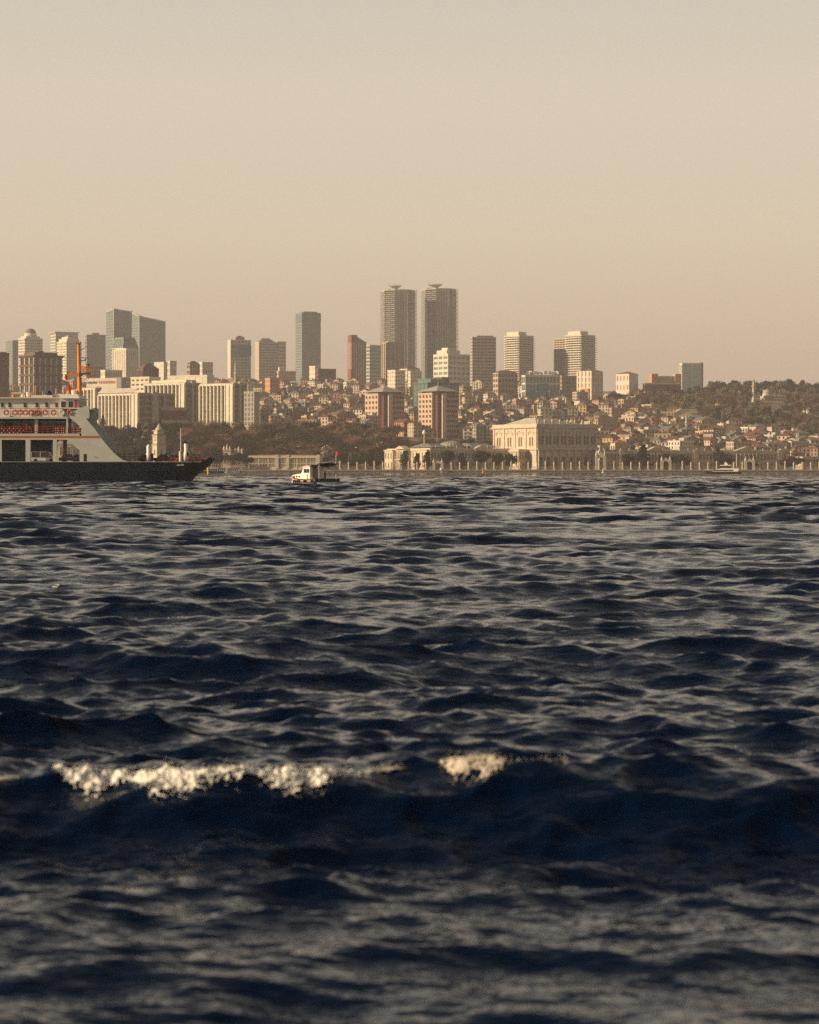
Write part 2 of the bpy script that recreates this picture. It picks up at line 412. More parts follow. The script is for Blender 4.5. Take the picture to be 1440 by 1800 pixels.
# foam on the breaking crest and small whitecaps
foamm = mat('sea_foam', (.80, .78, .72), .6, vary=.12, scale=14, bump=.6)
foamm.node_tree.nodes['Principled BSDF'].inputs['Subsurface Weight'].default_value = .25
foamm.node_tree.nodes['Principled BSDF'].inputs['Subsurface Radius'].default_value = (.03, .03, .03)
def surf_pt(x, y, dd=0.03):
    a, b, c = surface(np.array([x], float), np.array([y], float), np.full(1, dd)); return float(a[0]), float(b[0]), float(c[0])
def foam_patch(name, label, xs, xe, yfun, depth, back, dens, seed, size=.05, dd=0.03, hb=-.12, fm=None):
    """froth: strings and clots of small bubbles-clumps that spill down the front of the crest"""
    rf = random.Random(seed); m = MB(); X0 = []; Y0 = []; R0 = []; Z0 = []
    def add(x, u, lump, k=1.0):
        X0.append(x); Y0.append(yfun(x) - u); R0.append(size*k*rf.uniform(.25, 1.0)); Z0.append(rf.uniform(-.1, 1.0)*size*(1.9*lump+.1)*max(.15, 1-u/depth))
    n = int(dens*(xe-xs))
    for _ in range(n):
        x = rf.uniform(xs, xe); e = (x-xs)/(xe-xs); s_ = xe-xs
        lump = mnoise.noise((x*1.9/max(1, s_/3), seed*3.1, 0))*1.1 + mnoise.noise((x*7.0, seed, 2.0))*.7 + .40
        lump *= min(1.0, 6*e+.1)*min(1.0, 6*(1-e)+.1)
        if lump < .04: continue
        u = rf.random()*lump*depth - back*lump*rf.random()
        hole = mnoise.noise((x*11, u*9, seed)) + .45*mnoise.noise((x*25, u*20, seed))
        if hole < hb + .5*max(0, u/depth-.25): continue
        add(x, u, lump, 1.0-.5*min(1, max(0, u/depth)))
    for _ in range(int(n*.012)):       # fingers dripping down the face
        x = rf.uniform(xs, xe); L_ = rf.uniform(.3, 1.1)*depth; dx = rf.uniform(-.15, .15)
        lump = mnoise.noise((x*1.9/max(1, (xe-xs)/3), seed*3.1, 0)) + .35
        if lump < .1: continue
        for j in range(16): q = j/16; add(x+dx*q*L_+rf.uniform(-.9, .9)*size, L_*q*lump*1.2, lump*.4, .42-.25*q)
    if not X0: return
    a, b, c = surface(np.array(X0), np.array(Y0), np.full(len(X0), dd))
    base = bmesh.new(); bmesh.ops.create_icosphere(base, subdivisions=1, radius=1.0)
    bv = [v.co.copy() for v in base.verts]; bf = [tuple(v.index for v in f_.verts) for f_ in base.faces]; base.free()
    for i in range(len(X0)):
        k = len(m.v); r = R0[i]; jx = rf.random()*9; sx_ = rf.uniform(.8, 2.2)
        for v in bv:
            q = r*(1+.9*mnoise.noise(v*2.1+Vector((jx, i*.37, 0))))
            m.v.append((a[i]+v.x*q*sx_, b[i]+v.y*q, c[i]+Z0[i]+v.z*q*.6))
        m.f += [tuple(k+j for j in f_) for f_ in bf]
    o = m.build(name, fm or foamm, None, smooth=True); tag(o, label, 'foam', kind='stuff')
def froth_sheet(label, xs, xe, depth, seed, thick, fm, dens=1.0, step=.0075):
    """lacy froth lying on the breaking front: a torn sheet with lumps, holes and strings, and fine spray over it"""
    rf = random.Random(seed); nz = mnoise.noise
    nx = int((xe-xs)/step); nu = int((depth+.22)/step)
    xg = np.repeat((xs+step*np.arange(nx+1))[:, None], nu+1, 1); ug = np.repeat((-.22+step*np.arange(nu+1))[None, :], nx+1, 0)
    a_, b_, c_ = surface(xg.ravel(), (crest_line(xg)-ug).ravel(), np.full(xg.size, .03))
    v = []; keep = []; L_ = xe-xs
    for i in range(nx+1):
        x = xs+step*i; e = (x-xs)/L_; pr = .62+.6*nz((x*2.2, seed, .5))+.4*nz((x*6.5, seed, 3.5)); pr *= min(1, 4.5*e+.02)*min(1, 4.5*(1-e)+.02)
        for j in range(nu+1):
            u = -.22+step*j; q = Vector((x, u*1.0, seed*1.7)); k = i*(nu+1)+j
            f1 = nz(q*9); f2 = nz(q*23); f3 = nz(q*55); f4 = nz(q*110)
            reach = max(.05, pr)*depth*dens*(1+.5*nz((x*13, seed, 7)))
            t_ = u/reach if u > 0 else -u/(.20*max(.2, pr))
            web = min(abs(nz(q*11+Vector((0, 0, 5)))), abs(f2)*.8)
            m_ = 1.05-t_-.25*f1-.28*f2-.2*f3
            ok = m_ > .32 or (m_ > -.05 and web < .055 and u > 0)
            hgt = thick*max(.06, min(1, m_))*(.55+.9*f1+.7*f2+.5*f3+.3*f4)+.006
            v.append((a_[k]+.3*thick*f2, b_[k]-.6*hgt, c_[k]+max(.003, hgt))); keep.append(ok and pr > .06)
    m = MB(); m.v = v
    for i in range(nx):
        for j in range(nu):
            k = i*(nu+1)+j
            if keep[k] and keep[k+1] and keep[k+nu+1]: m.f.append((k, k+1, k+nu+2, k+nu+1))
    tet = [(1, 1, 1), (-1, -1, 1), (-1, 1, -1), (1, -1, -1)]
    for _ in range(int(900*L_)):
        k = rf.randrange(len(keep))
        if not keep[k]: continue
        r = rf.uniform(.0015, .0045); p_ = v[k]; n_ = len(m.v); dx, dz = rf.gauss(0, .02), abs(rf.gauss(0, .022))
        for q in tet: m.v.append((p_[0]+dx+q[0]*r, p_[1]+q[1]*r-.01, p_[2]+dz+q[2]*r))
        m.f += [(n_, n_+1, n_+2), (n_, n_+3, n_+1), (n_, n_+2, n_+3), (n_+1, n_+3, n_+2)]
    o = m.build('foam', fm, None, smooth=True); tag(o, label, 'foam', kind='stuff')
thin = mat('thin_wet_froth', (.50, .45, .38), .5, vary=.3, scale=10)
froth_sheet('white foam tumbling off the long crest of the nearest breaking wave', -2.60, -.30, .46, 3, .060, foamm)
froth_sheet('thin line of froth along the crest between the two foam patches', -.45, -.02, .07, 12, .012, thin, .5)
froth_sheet('scattered froth on the crest right of the small foam clump', .58, 1.15, .06, 15, .010, thin, .5)
froth_sheet('small clump of thin foam on the crest right of the long foam', .20, .70, .40, 8, .05, thin, 1.15)
froth_sheet('thin speckled foam at the far left end of the breaking crest', -3.05, -2.45, .12, 5, .02, thin)
for i, (px, py, w_) in enumerate([(526, 968, .9), (300, 1092, .5), (98, 1030, .12), (1388, 1016, .5), (470, 851, 9), (455, 843, 8), (520, 893, 2)]):
    D = H*F/(py-HY)
    foam_patch('whitecap', ['small whitecap below the fishing boat in mid water', 'brownish froth on a steep wave front', 'tiny whitecap at the left edge of the water',
      'tiny whitecap at the right edge of the water', 'white breaking crest ahead of the ferry bow', 'thin white crest beyond the ferry bow', 'small whitecap just below the fishing boat'][i],
      wx(px, D)-w_/2, wx(px, D)+w_/2, lambda x, D=D: D+0*x, .3 if w_ < 3 else 1.2, .1, 500/w_, 20+i, .012*max(1, D/45)*.9, dd=max(.03, D*.005))

# ------------------------------------------------------------------ land
def build_land():
    Ys = [1690, 1700, 1730, 1770, 1800, 1840, 1900, 1950, 2000, 2050, 2120, 2200, 2300, 2400, 2500, 2600, 2750, 2900, 3000, 3150, 3300, 3500, 3800, 4200, 4500, 5200, 6500, 8800]
    pxs = list(range(-2600, 4200, 50)); v = []; f = []
    for Y in Ys:
        for px in pxs:
            x = wx(px, 2600)*(1+0*Y) if True else 0
            z = ground(x, Y)
            if Y > 1900: z += 1.6*mnoise.noise((x*.012, Y*.012, 0))
            if Y > 4500: z = ground(x, 4500) - (Y-4500)*.012
            v.append((x, Y, z))
    n = len(pxs)
    for j in range(len(Ys)-1):
        for i in range(n-1): f.append((j*n+i, j*n+i+1, (j+1)*n+i+1, (j+1)*n+i))
    m = MB(); m.v = v; m.f = f
    gm = mat('hillside_ground', (.17, .14, .10), .95, vary=.45, scale=.02, col2=(.22, .18, .13))
    o = m.build('hillside_ground', gm, None, smooth=True); o['kind'] = 'structure'
build_land()
# quay wall of stone courses along the palace front
x0q, x1q = wx(-2400, 1690), wx(3900, 1690)
q = MB(); q.box(x0q, x1q, 1688, 1700, -2.5, 1.55); qo = q.build('quay_wall', stone); qo['kind'] = 'structure'
m = MB(); m.box(x0q, x1q, 1687.6, 1689.2, 1.56, 1.95); cap = m.build('coping', marble); cap.parent = qo

# ------------------------------------------------------------------ towers on the skyline
T = block
def dome(root, x, y, z, r, h, m, name='dome', sy_=1.0, n=20):
    return MB().lathe([(r*math.cos(math.radians(t_)), z+h*math.sin(math.radians(t_))) for t_ in (0, 15, 30, 45, 60, 72, 82, 89)], x, y, n, 1, sy_).build(name, m, root, smooth=True)
rb, *_ = T('tower_block', 'brownish storeyed block cut off by the left edge of the photo', -30, -8, 13, 620, 2300, 35, 7, 5, 4, wall=greyc, band=brownclad, plant=[(.1,.9,.1,.9,1.2,greyc)])
T('glass_tower', 'pale narrow glass tower at the far left behind the domed tower', 8, 22, 32, 598, 4300, 40, 22, 4, 4, gl=glass, wall=greyc, bh=.25)
r_, W_, D_, h_, _ = T('office_tower', 'white gridded tower with a dome on its top', 30, 44, 71, 594, 3700, 40, 18, 9, 5, gl=darkgl, wall=white, bh=.45, pw=1.6, plant=[(.1,.9,.1,.9,3,white)])
MB().cyl(W_/2, D_/2, h_+4, h_+9, 9, 9, 18).build('drum', white, r_); dome(r_, W_/2, D_/2, h_+9, 8.4, 7, greyroof)
r_, W_, D_, h_, _ = T('apartment_tower', 'brown and white seven storey block with dark overhanging roof behind the ferry cabin', 31, 60, 103, 624, 2350, 42, 7, 5, 3, gl=darkgl, wall=beige, band=brownclad, bh=.22, pw=1.7, bp=.9, pp=.5, roof=brownroof, over=2.2, plant=[(.08,.9,.1,.9,3.0,dkgrey), (.3,.5,.3,.6,4.4,dkgrey)])
T('office_tower', 'tall tower with thin flat projecting roof, right of the domed tower', 86, 98, 134, 583, 3900, 30, 20, 8, 4, gl=glass, wall=pale, pw=1.2, over=2.5)
r_, W_, D_, h_, _ = T('office_tower', 'white gridded tower with stepped rounded top behind the orange mast', 97, 117, 140, 600, 3600, 42, 17, 7, 7, gl=darkgl, wall=white, pw=1.8, bh=.5, plant=[(.08,.92,.08,.92,4,white), (.2,.8,.2,.8,7,white), (.35,.65,.35,.65,9,greyc)])
T('glass_tower', 'plain boxy grey glass tower right of the orange mast', 149, 153, 184, 588, 3900, 22, 18, 7, 3, gl=glass, wall=greyc, bh=.3, pw=.5, plant=[(.3,.7,.3,.7,3)])

def wedge_tower(label, px0, pxc, px1, yl, yc, yr, D, a, st, nx, g_, name='glass_tower'):
    ar = math.radians(a); s = D/F; W = (px1-pxc)*s/math.cos(ar); Dp = (pxc-px0)*s/math.sin(ar); X = wx(pxc, D); zb = ground(X, D)
    root = empty(name, (X, D, zb), ar, label, 'building'); ht = [wz(y, D)-zb for y in (yc, yr, yl)]
    m = MB(); m.v = [(0,0,-6),(W,0,-6),(W,Dp,-6),(0,Dp,-6),(0,0,ht[0]),(W,0,ht[1]),(W,Dp,ht[1]),(0,Dp,ht[2])]
    m.f = [(0,3,2,1),(4,5,6),(4,6,7),(0,1,5,4),(1,2,6,5),(2,3,7,6),(3,0,4,7)]; m.build('glazing', g_, root)
    m = MB(); hmin = min(ht)
    for k in range(st): m.box(-.35, W+.35, -.35, Dp+.35, k*hmin/st-.3, k*hmin/st+.55)
    m.build('floor_band', greyc, root, stuff=True)
    m = MB(); facade_piers(m, W, Dp, -5, hmin-.5, nx, max(2, nx//2), .5, .25); m.build('mullion', greyc, root, stuff=True)
    m = MB()
    for p_, q_ in (((0,0,ht[0]),(W,0,ht[1])), ((0,0,ht[0]),(0,Dp,ht[2])), ((W,0,ht[1]),(W,Dp,ht[1])), ((0,Dp,ht[2]),(W,Dp,ht[1]))): m.tube(p_, q_, .9, 5)
    m.build('parapet', pale, root)
    for p_ in ((0, 0, ht[0]), (W, 0, ht[1])): MB().tube((p_[0], p_[1], -5), p_, .7, 6).build('corner_fin', pale, root)
    return root, W, Dp, ht
wedge_tower('taller glass block of the big pair, with a flat top', 184, 200, 231, 547, 543, 547, 4250, 32, 26, 10, bluegl)
wedge_tower('wide glass block of the big pair, its roof sloping down to the right', 229, 245, 288, 548, 556, 564, 4150, 30, 25, 12, bluegl)
# glass tower with chamfered hat
r_, W_, D_, h_, _ = T('glass_tower', 'teal glass tower with a chamfered top in front of the big glass pair', 193, 216, 241, 611, 3650, 42, 12, 7, 7, gl=greengl, wall=pale, bh=.25, pw=.6, top=.6, over=.1)
MB().prism([(0,0),(W_,0),(W_,D_),(0,D_)], h_+.8, h_+14, [(4,4),(W_-4,4),(W_-4,D_-4),(4,D_-4)]).build('chamfered_top', greengl, r_)
m = MB()
for k in range(7): m.tube((W_*k/6, -.3, h_+.8), (4+(W_-8)*k/6, 3.7, h_+14.2), .35, 4); m.tube((-.3, D_*k/6, h_+.8), (3.7, 4+(D_-8)*k/6, h_+14.2), .35, 4)
m.build('rib', pale, r_, stuff=True)
MB().box(3.5, W_-3.5, 3.5, D_-3.5, h_+14.2, h_+16).build('roof_cap', greyc, r_)
T('office_tower', 'cream tower of vertical ribs in front of the teal chamfered tower', 196, 222, 240, 614, 3250, 50, 12, 6, 7, gl=redroof, wall=white, bh=.2, bp=.1, pw=2.6, pp=.9, plant=[(.1,.9,.1,.9,1.5,white)])
T('office_block', 'cream windowless block on the skyline right of the big glass pair', 270, 288, 293, 636, 3300, 50, 4, 2, 2, gl=white, wall=white, pw=3, bh=.8)
T('office_block', 'small pale slab right of the windowless cream block', 293, 299, 309, 634, 3350, 40, 5, 3, 2, gl=beige, wall=pale, pw=1.5)

def stripetower(label, px0, pxc, px1, y, D, a, st, **k):
    return T('office_tower', label, px0, pxc, px1, y, D, a, st, 6, 2, gl=k.get('gl', bluegl), wall=k.get('wall', pale), bh=k.get('bh', .42), pw=.9, pp=.1, bp=.5, plant=k.get('plant'), roof=greyroof)
r_, W_, D_, h_, sh = stripetower('striped office tower with a dark blue band near its top', 400, 406, 440, 597, 3650, 20, 17, plant=[(.25,.7,.1,.9,4.5,greyc), (.35,.6,.2,.8,6,greyc)])
MB().box(.5, W_+.7, -.75, D_*.9, h_-sh*5.2, h_-sh*1.6).build('sign_band', bluegl, r_)
MB().box(-.8, .3, -.8, D_+.6, -3, h_+.4).build('side_wall', pale, r_)
r_, W_, D_, h_, sh = stripetower('striped office tower with a hipped plant room on its roof', 448, 456, 488, 601, 3600, 20, 17)
MB().prism([(1,1),(W_*.85,1),(W_*.85,D_-1),(1,D_-1)], h_+1.3, h_+7, [(W_*.25,D_*.4),(W_*.6,D_*.4),(W_*.6,D_*.6),(W_*.25,D_*.6)]).build('roof_cap', greyroof, r_)
MB().box(-.8, .3, -.8, D_+.6, -3, h_+.4).build('side_wall', beige, r_)
T('office_tower', 'narrow white gridded tower standing behind the right striped tower', 486, 488, 502, 600, 3900, 25, 14, 4, 2, gl=darkgl, wall=pale, pw=1.8, bh=.5)
# blue-grey glass tower
r_, W_, D_, h_, sh = T('glass_tower', 'lone tall blue-grey glass tower with clipped corners and dark crown', 519, 531, 563, 549, 4100, 28, 30, 10, 4, gl=bluegl, wall=greyc, bh=.22, pw=.4, bp=.3, pp=.25)
MB().box(-.5, W_+.5, -.5, D_+.5, h_-sh*3.2, h_-sh*.6).build('crown_band', bluegl, r_)
MB().box(W_*.15, W_*.85, D_*.1, D_*.9, h_+1.4, h_+3).build('roof_cap', bluegl, r_)
T('office_block', 'pale gridded mid-rise left of the lone glass tower base', 487, 490, 519, 652, 3300, 20, 5, 7, 3, gl=beige, wall=rose, pw=1.2, plant=[(.05,.35,.1,.9,5,white)])
T('office_block', 'small ivory block at the foot of the lone glass tower', 544, 554, 560, 643, 3450, 45, 5, 3, 3, gl=pale, wall=white, pw=2.4)
T('office_block', 'low plain brown box right of the lone glass tower', 557, 560, 590, 648, 3400, 20, 4, 6, 2, gl=brownclad, wall=brownclad, pw=.8)
# red-brick stepped tower
r_, W_, D_, h_, sh = T('office_tower', 'red brick stepped tower with narrow raised left shoulder', 611, 618, 643, 600, 3750, 26, 14, 6, 3, gl=redbrick, wall=rose, band=redbrick, bh=.3, pw=1.6, pp=.5)
MB().box(0, W_*.42, 0, D_, h_+1.3, h_+11).build('shoulder_tower', redbrick, r_)
m = MB(); m.side([(W_*.42, h_+1.35), (W_*.95, h_+1.35), (W_*.42, h_+8)], .5, D_-.5).build('sloping_roof', greyroof, r_)
MB().box(-1.5, 4, -1, D_*.8, -5, h_*.45).build('side_annex', redbrick, r_)
T('office_tower', 'half white, half teal glass tower right of the red brick one', 642, 650, 670, 606, 3800, 40, 13, 6, 3, gl=greengl, wall=pale, bh=.3, pw=.6)
# slim sandy tower in front of left twin
r_, W_, D_, h_, sh = T('office_tower', 'slim sandy tower with blue glass strips in front of the left twin tower', 671, 679, 708, 602, 3350, 30, 14, 4, 2, gl=bluegl, wall=tan, bh=.12, pw=3.0, pp=.8, bp=.5, plant=[(.15,.95,.1,.9,1.5,greyc)])

def twin(label, px0, px1, y, D, hx0, hx1, hy, yb):
    """Lattice-cornered tower: octagonal glass core, ribs on its faces, open frame in each corner, helipad dish on top."""
    s = D/F; W = (px1-px0)*s; xc_ = wx((px0+px1)/2, D); zb = ground(xc_, D); ht = wz(y, D)-zb
    root = empty('residential_tower', (xc_, D, zb), math.radians(9), label, 'building', 'twin lattice-cornered towers')
    r = W/2*.93; c = r*.42
    oc = [(c,-r),(r,-c),(r,c),(c,r),(-c,r),(-r,c),(-r,-c),(-c,-r)]
    MB().prism([(x*.84, y_*.84) for x, y_ in oc], -6, ht-1.5).build('glazing', mat('bronze_glass', (.11,.11,.10), .3, vary=.3, scale=.15), root)
    m = MB(); nfl = 50
    frame = mat('tower_frame', (.55, .53, .45), .7, vary=.1)
    for k in range(nfl+1):
        z = ht*k/nfl; q_ = .92
        m.prism([(x*q_, y_*q_) for x, y_ in oc], z-.35, z+.35)
    m.build('floor_band', frame, root, stuff=True)
    m = MB()
    for sx_, sy_ in ((1,1),(1,-1),(-1,1),(-1,-1)):
        for k in range(nfl//2+1):
            z = 2*ht*k/nfl
            m.tube((sx_*c, sy_*r, z), (sx_*r, sy_*r, z), .32, 4); m.tube((sx_*r, sy_*c, z), (sx_*r, sy_*r, z), .32, 4)
        for u in (0, .5, 1): 
            m.tube((sx_*(c+(r-c)*u), sy_*r, -4), (sx_*(c+(r-c)*u), sy_*r, ht), .34, 4)
            m.tube((sx_*r, sy_*(c+(r-c)*u), -4), (sx_*r, sy_*(c+(r-c)*u), ht), .34, 4)
    m.build('corner_lattice', frame, root, stuff=True)
    m = MB()
    for sg in (-1, 1):
        for k in range(9):
            u = -c + 2*c*k/8
            m.box(u-.5, u+.5, sg*r*.96-.5, sg*r*.96+.5, -5, ht-.5); m.box(sg*r*.96-.5, sg*r*.96+.5, u-.5, u+.5, -5, ht-.5)
    m.build('rib', frame, root, stuff=True)
    MB().prism([(x*.97, y_*.97) for x, y_ in oc], ht-.4, ht+1.6).build('parapet', frame, root)
    hr = (hx1-hx0)*s/2; hz = wz(hy, D)-zb; cx = ((hx0+hx1)-(px0+px1))/2*s
    MB().lathe([(hr*.35, ht+1.7), (hr*.4, hz-3.5), (hr*.9, hz-.8), (hr*1.0, hz), (hr*.98, hz+.4)], cx, 0, 22).build('helipad', greyc, root)
    MB().torus((cx, 0, hz+1.4), hr*1.05, .22, 24, 4, 'z').build('railing', greyc, root)
    MB().box(cx-hr*1.3, cx+hr*1.6, -6, 6, ht+1.7, ht+3.2).build('plant_room', greyc, root)
    MB().tube((cx-hr, 0, hz+.4), (cx-hr, 0, hz+6), .25, 4).build('mast', greyc, root)
    return root
twin('left one of the tall twin towers, with helipad dish on top', 671, 731, 512, 4200, 684, 706, 503, 645)
twin('right one of the tall twin towers, with helipad dish on top', 743, 803, 510, 4250, 753, 778, 501, 650)
# stepped white apartments
r_, W_, D_, h_, sh = T('apartment_block', 'stepped white apartment block with bright left face before the right twin tower', 763, 788, 826, 622, 2950, 40, 9, 5, 3, gl=glass, wall=white, bh=.5, pw=2.0, pp=.5, plant=[(.0,.62,.1,.8,4.5,white), (.1,.45,.2,.6,7.5,white)])
MB().box(W_*.3, W_*.62, D_*.2, D_*.7, h_+1.4, h_+6).build('penthouse', white, r_)
T('apartment_block', 'cream apartment house with red stripes left of the stepped white block', 718, 722, 741, 652, 3050, 25, 8, 5, 2, gl=redroof, wall=white, pw=2.4, bh=.4, roof=redroof)
T('apartment_block', 'white apartment house in front of the left twin tower base', 682, 695, 712, 650, 2950, 45, 8, 4, 4, gl=redroof, wall=white, pw=2.2, bh=.5, roof=redroof)
T('apartment_block', 'small white house with red roof between the twin tower bases', 703, 716, 738, 648, 3200, 40, 6, 5, 3, gl=beige, wall=white, pw=1.5, hip=4, roof=redroof, top=0)
r_, W_, D_, h_, sh = T('glass_block', 'low dark green glass block with stepped top behind the brown blocks', 727, 752, 807, 672, 2500, 40, 6, 8, 4, gl=greengl, wall=dkgrey, bh=.15, pw=.7, plant=[(.1,.55,.0,.9,4,greengl), (.55,.8,.2,.9,6,dkgrey)])
# stripes right
r_, *_ = stripetower('striped slab tower right of the twin towers', 829, 831, 872, 592, 3600, 12, 17, gl=darkgl, wall=beige, bh=.5, plant=[(.2,.9,.2,.8,2)])
def balc(label, px0, pxc, px1, y, D, a, st, pl):
    r, W, Dp, h, sh = T('apartment_tower', label, px0, pxc, px1, y, D, a, st, 7, 6, gl=darkgl, wall=pale, bh=.5, pw=.8, pp=.05, bp=.5, plant=pl, group='three pale balcony towers')
    m = MB()
    for k in range(1, st):
        z = k*sh; m.box(-2.2, W+2.4, -1.4, Dp*.9, z-.35, z+.4); m.box(-2.1, -1.8, 1, Dp*.85, z+.2, z+1.1); m.box(W+1.9, W+2.15, 1, Dp*.8, z+.2, z+1.1)
    m.build('balcony', pale, r, stuff=True)
    return r
balc('middle tall balcony tower, its left face sunlit', 888, 913, 939, 589, 3500, 45, 24, [(.05,.6,.1,.9,5,white)])
balc('right tall balcony tower with a lower slab attached on its left', 996, 1022, 1048, 588, 3500, 45, 24, [(.05,.6,.1,.9,5,white)])
T('apartment_tower', 'lower striped slab joined to the right balcony tower', 976, 998, 1012, 594, 3530, 48, 23, 4, 5, gl=darkgl, wall=beige, bh=.5, pw=1.0, bp=1.0, pp=.2)

# satellite dish building
r_, W_, D_, h_, sh = T('office_block', 'green glass and cream block with a row of satellite dishes on its roof', 919, 924, 985, 659, 2850, 15, 4, 10, 2, gl=greengl, wall=white, bh=.22, pw=.8, pp=.6)
MB().box(W_*.05, W_*.3, -.8, .2, 1, h_*.55).build('glass_panel', greengl, r_); MB().box(W_*.35, W_*.65, -.8, .2, -4, h_*.75).build('glass_panel', greengl, r_); MB().box(W_*.72, W_*.95, -.8, .2, 1, h_*.55).build('glass_panel', greengl, r_)
dm = MB(); prof = [(.05, 0), (.9, .14), (1.7, .5), (2.3, 1.0)]; dm.lathe(prof + [(2.35, 1.0)], 0, 0, 14)
dm.v = [(x, -z_, y_+2.6) for x, y_, z_ in dm.v]; dme = dm.mesh('satellite_dish', metalw)
sm = MB().tube((0, .3, 0), (0, .3, 2.6), .3, 5).mesh('dish_post', greyc)
for k in range(9):
    o = inst(dme, 'satellite_dish', r_, (2.5+k*(W_-5)/8, 2.5+.8*(k % 2), h_+1.35), random.Random(k).uniform(-.9, .9)); inst(sm, 'dish_post', o)
T('apartment_block', 'cream and grey hip-roofed apartment block below the middle balcony tower', 868, 876, 910, 655, 2900, 25, 6, 6, 2, gl=brownclad, wall=beige, pw=1.5, bh=.4, hip=3, top=0, roof=brownroof)
T('apartment_block', 'shaded brown apartment block behind the dish-topped building', 984, 988, 1022, 660, 2950, 20, 6, 6, 2, gl=darkgl, wall=tan, pw=1.8, bh=.5)
r_, W_, D_, h_, sh = T('apartment_block', 'cream apartment house with red stripes and orange ground floors on the skyline', 1016, 1040, 1061, 652, 2850, 50, 6, 4, 4, gl=orange, wall=white, pw=3.2, bh=.35, bp=.2, pp=.5, hip=3, top=0, roof=greyroof)
MB().box(-1.6, -.4, D_*.15, D_*.6, -5, h_*.5).build('shop_front', orange, r_)
T('ridge_house', 'long ridge house with red roof and cream end wall', 1085, 1106, 1123, 657, 2950, 48, 3, 5, 4, gl=redbrick, wall=white, pw=3.5, bh=.5, hip=3, top=0, roof=orangeroof)
r_, W_, D_, h_, sh = T('barracks', 'long low barracks on the ridge with a pink turret at each end', 1152, 1156, 1187, 661, 3150, 12, 2, 12, 2, gl=greengl, wall=beige, pw=1.2, bh=.3)
MB().box(-8, 0, -2, 8, -5, h_+4).build('turret', orange, r_); MB().box(W_, W_+8, -2, 8, -5, h_+4).build('turret', pink, r_)
T('retaining_wall', 'long brown retaining wall with arches below the ridge barracks', 1132, 1134, 1197, 673, 2950, 8, 2, 14, 1, gl=brownclad, wall=brownclad, band=beige, pw=1.5, bh=.15, cat='wall')
r_, W_, D_, h_, sh = T('office_block', 'square block with pale teal glass front and white frame on the wooded ridge', 1197, 1200, 1234, 638, 3250, 14, 8, 2, 2, gl=mat('pale_teal_glass', (.42,.56,.50), .5, vary=.15, scale=.3), wall=white, bh=.04, bp=.1, pw=2.0, pp=.9, top=2.0)
MB().box(W_, W_+2.5, -.5, D_, -3, h_+3).build('side_wall', brownclad, r_)
T('apartment_block', 'orange-walled apartment house in front of the striped towers', 466, 475, 490, 664, 2800, 42, 5, 4, 3, gl=darkgl, wall=orange, band=pink, pw=2.6, bh=.5, top=.8, roof=greyroof)
T('villa', 'dark brown villa with a pyramid roof behind the hotel', 240, 252, 277, 648, 2700, 35, 3, 6, 4, gl=darkgl, wall=brownclad, pw=1.3, bh=.3, hip=6, top=0, roof=brownroof)
T('apartment_block', 'brown hip-roofed apartment house on the skyline above the striped hotel', 328, 334, 350, 640, 3050, 30, 6, 4, 2, gl=darkgl, wall=tan, pw=1.5, hip=4, top=0, roof=brownroof)
T('apartment_block', 'ivory flat-topped house beside the brown hip-roofed one', 350, 356, 373, 636, 3080, 30, 6, 4, 2, gl=beige, wall=white, pw=1.6)
T('apartment_block', 'rust and white apartment block above the hotel sign', 148, 152, 180, 641, 3000, 22, 8, 7, 3, gl=darkgl, wall=rose, pw=1.0, bh=.35)
T('apartment_block', 'white flat block behind the hotel sign wall', 176, 185, 212, 650, 2800, 35, 5, 7, 3, gl=beige, wall=white, pw=1.4)

# ------------------------------------------------------------------ striped hotel
finm = white
def hotel(label, px0, pxc, px1, y, D, a, st, nf, endw, **k):
    r, W, Dp, h, sh = T('hotel_wing', label, px0, pxc, px1, y, D, a, st, k.get('nx', 5), nf, gl=darkgl, wall=tan, band=tan, bh=.34, bp=.12, pw=.5, pp=.1, top=1.4, roof=paleroof,
        cat='hotel', group='wings of the striped hotel', finL=(2.3, 1.15, finm), zbase=k.get('zb'))
    MB().box(-1.7, .4, -.5, endw, -5, h+.6).build('end_wall', finm, r)
    MB().box(-1.7, .5, endw+.2, Dp+.3, h-.9, h+.9).build('cornice', finm, r)
    MB().box(W*.34, W*.5, -2.0, .2, -5, h+2.5).build('stair_tower', beige, r); MB().box(W*.66, W*.74, -1.4, .2, -5, h-1).build('stair_tower', greyc, r)
    for q_ in range(3):
        m = MB()
        for z in range(st): m.box(W*(.08+.3*q_), W*(.22+.3*q_), -1.3, -.3, z*sh+.3, z*sh+1.3)
        m.build('balcony', greyc, r, stuff=True)
    return r, W, Dp, h
r_, W_, D_, h_ = hotel('nearest hotel wing with tilted pale canopies along its roof', 168, 244, 300, 690, 2120, 52, 7, 11, 7)
for k in range(5):
    m = MB(); y_ = D_*(.12+.18*k); m.v = [(-2, y_, h_+1.5), (8, y_+2, h_+5.5), (8, y_+11, h_+5.5), (-2, y_+8, h_+1.7), (-2, y_, h_+1.8), (8, y_+2, h_+5.8), (8, y_+11, h_+5.8), (-2, y_+8, h_+2.0)]
    m.f = [(0,3,2,1),(4,5,6,7),(0,1,5,4),(1,2,6,5),(2,3,7,6),(3,0,4,7)]; m.build('canopy', white, r_)
hotel('leftmost hotel wing right behind the ferry wheelhouse', 134, 169, 176, 681, 2220, 55, 7, 5, 2.5, nx=3)
r_, W_, D_, h_ = hotel('middle hotel wing with a deep shaded stair side', 250, 326, 349, 672, 2330, 52, 8, 10, 7, nx=4)
MB().box(4, W_-2, 3, D_-4, h_+1.5, h_+4).build('plant_room', white, r_)
hotel('rightmost hotel wing with its wide bright end wall', 349, 411, 431, 673, 2250, 52, 9, 9, 8, nx=4)
